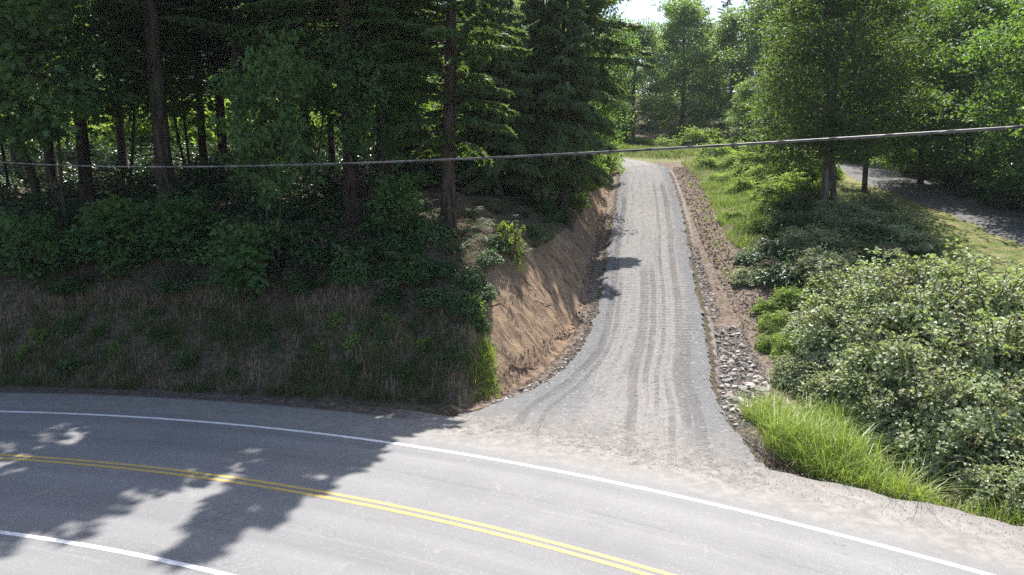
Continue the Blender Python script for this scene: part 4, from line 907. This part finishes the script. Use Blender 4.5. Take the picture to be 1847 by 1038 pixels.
for k, (a_, b_) in enumerate([((785,405),(800,450)),((800,400),(835,440)),((775,415),(770,455)),((812,398),(850,405))]):
    stick('surface_root', [a_, ((a_[0]+b_[0])/2+4, (a_[1]+b_[1])/2), b_], .05, ['tree root running straight down from the gnarled fir','tree root slanting right from the gnarled fir','tree root slanting left from the gnarled fir','tree root creeping right along the crest from the gnarled fir'][k], 'root', M['bark_pale'], .02)
# dead grass and twig litter on the nose of the bank
P = scatter(1500, [(740,420),(830,395),(890,440),(890,560),(860,560),(790,480)], g)
grass('twig_litter', P, .4, .013, 1.9, M['dry'], 'bleached twig and needle litter below the gnarled root fir', g)
# bright leafy plant on the crest, with the white flower head above it
p = ground(925, 470); o = thing('broadleaf_weed', p, 'yellow green leafy plant catching sun at the top of the cut bank', 'plant', None, .3, (.55, .55, 1.25)); obj('stems', LUSH[0][0], o)
M['lime'] = leaf_mat('sunlit_weed_leaf', (.16,.24,.03), (.26,.34,.05), (.4,.5,.06)); obj('foliage', mound(301, 420, .2, M['lime'], 10, wild=.7)[1], o)
p = ground(930, 425); t_ = MB(); t_.tube([[0,0,-.1],[.02,0,.4],[.0,.02,.78]], [.012,.01,.008], 5)
o = thing('white_flower', p, 'single white flower head above the leafy plant on the bank crest', 'flower'); obj('stem', t_.me('flower_stem', M['fern']), o)
wm = Mat('white_petal', .6, .3); wm.base((.85,.85,.82)); f_ = MB(); gg = np.random.default_rng(3); n = 90; a = gg.uniform(0, 6.28, n)
f_.leaves(np.stack([np.cos(a)*.02, np.sin(a)*.02, .77+gg.uniform(0, .05, n)], 1), np.stack([np.cos(a), np.sin(a), gg.uniform(.05, .7, n)], 1), np.tile(UP, (n, 1)), .13, .07, .1); obj('petals', f_.me('flower_head', wm.m), o)
# pale blue bent pipe in the shaded yard
bl = Mat('pale_blue_pipe', .4, .5); bl.base((.35,.52,.66)); t_ = MB(); a = np.linspace(0, np.pi, 12)
px0 = at_(1357, 70); t_.tube(np.concatenate([[[-.55,0,-.3]], np.stack([-.42*np.cos(a), 0*a, 1.0+.75*np.sin(a)], 1), [[.5,0,-.3]]]), .055, 8)
o = obj('bent_pipe', t_.me('bent_pipe', bl.m, True), label='pale blue pipe bent into an arch in the shaded yard left of the small tree', category='pipe'); o.location = px0

# ================================================================= OVERHEAD CABLE
cm = Mat('weathered_cable', .45, .5); qn = cm.noise(3, 2, src=cm.pos); cm.base(cm.mix(qn.ss(.4, .6), (.035,.037,.04), (.10,.10,.10)))
def ray_at(px, py, D): v = pix(px, py); return np.array([0, 0, CAMH])+v*(D/v[1])
A, B_, C_ = ray_at(0, 293, 14.5), ray_at(923, 283, 6.6), ray_at(1847, 229, 4.3)
q = np.linspace(-1.5, 2.6, 90)[:, None]
l0 = (q-.52)*(q-1)/((0-.52)*(0-1)); l1 = q*(q-1)/(.52*(.52-1)); l2 = q*(q-.52)/(1*(1-.52))
Bm = A+(C_-A)*.52; 
# the cable is straight in plan; its sag comes from the two heights and the middle one
v = pix(923, 283); sB = np.linalg.solve(np.array([[v[0], -(C_-A)[0]], [v[1], -(C_-A)[1]]]), A[:2]); mid = np.array([0, 0, CAMH])+v*sB[0]; tm = sB[1]
def lag(q): return A*((q-tm)*(q-1)/(tm))+mid*(q*(q-1)/(tm*(tm-1)))+C_*(q*(q-tm)/(1-tm))
Pc = lag(q); t_ = MB(); t_.tube(Pc, .0092, 8)
a = np.arange(0, 260)*.35; tw = Pc
o = obj('overhead_cable', t_.me('overhead_cable', cm.m, True), label='grey overhead utility cable crossing the whole view above the road', category='cable')
# lashing wire wound round it
qq = np.linspace(-1.5, 2.6, 2400)[:, None]; Pw = lag(qq); L_ = np.concatenate([[0], np.cumsum(np.linalg.norm(np.diff(Pw, axis=0), axis=1))]); T_ = unit(np.gradient(Pw, axis=0)); S_ = unit(np.cross(T_, UP)); N_ = np.cross(S_, T_)
ph = L_*2*np.pi/.35; Pw = Pw+S_*(np.cos(ph)*.0098)[:, None]+N_*(np.sin(ph)*.0098)[:, None]
t_ = MB(); t_.tube(Pw, .0022, 4); obj('lashing_wire', t_.me('lashing_wire', cm.m), o)

# ================================================================= HAZE
hb = MB(); x0, x1, y0, y1, z0, z1 = -150., 170., -70., 270., -6., 60.
hb.add([[x0,y0,z0],[x1,y0,z0],[x1,y1,z0],[x0,y1,z0],[x0,y0,z1],[x1,y0,z1],[x1,y1,z1],[x0,y1,z1]], [[0,3,2,1],[4,5,6,7],[0,1,5,4],[1,2,6,5],[2,3,7,6],[3,0,4,7]])
hm = bpy.data.materials.new('haze_air'); hm.use_nodes = True; hn = hm.node_tree; hn.nodes.clear()
ho = hn.nodes.new('ShaderNodeOutputMaterial'); hv = hn.nodes.new('ShaderNodeVolumePrincipled'); hn.links.new(hv.outputs[0], ho.inputs['Volume'])
hv.inputs['Color'].default_value = (.86, .92, 1, 1); hv.inputs['Density'].default_value = .00022; hv.inputs['Anisotropy'].default_value = .3
obj('haze', hb.me('haze', hm), kind='stuff')
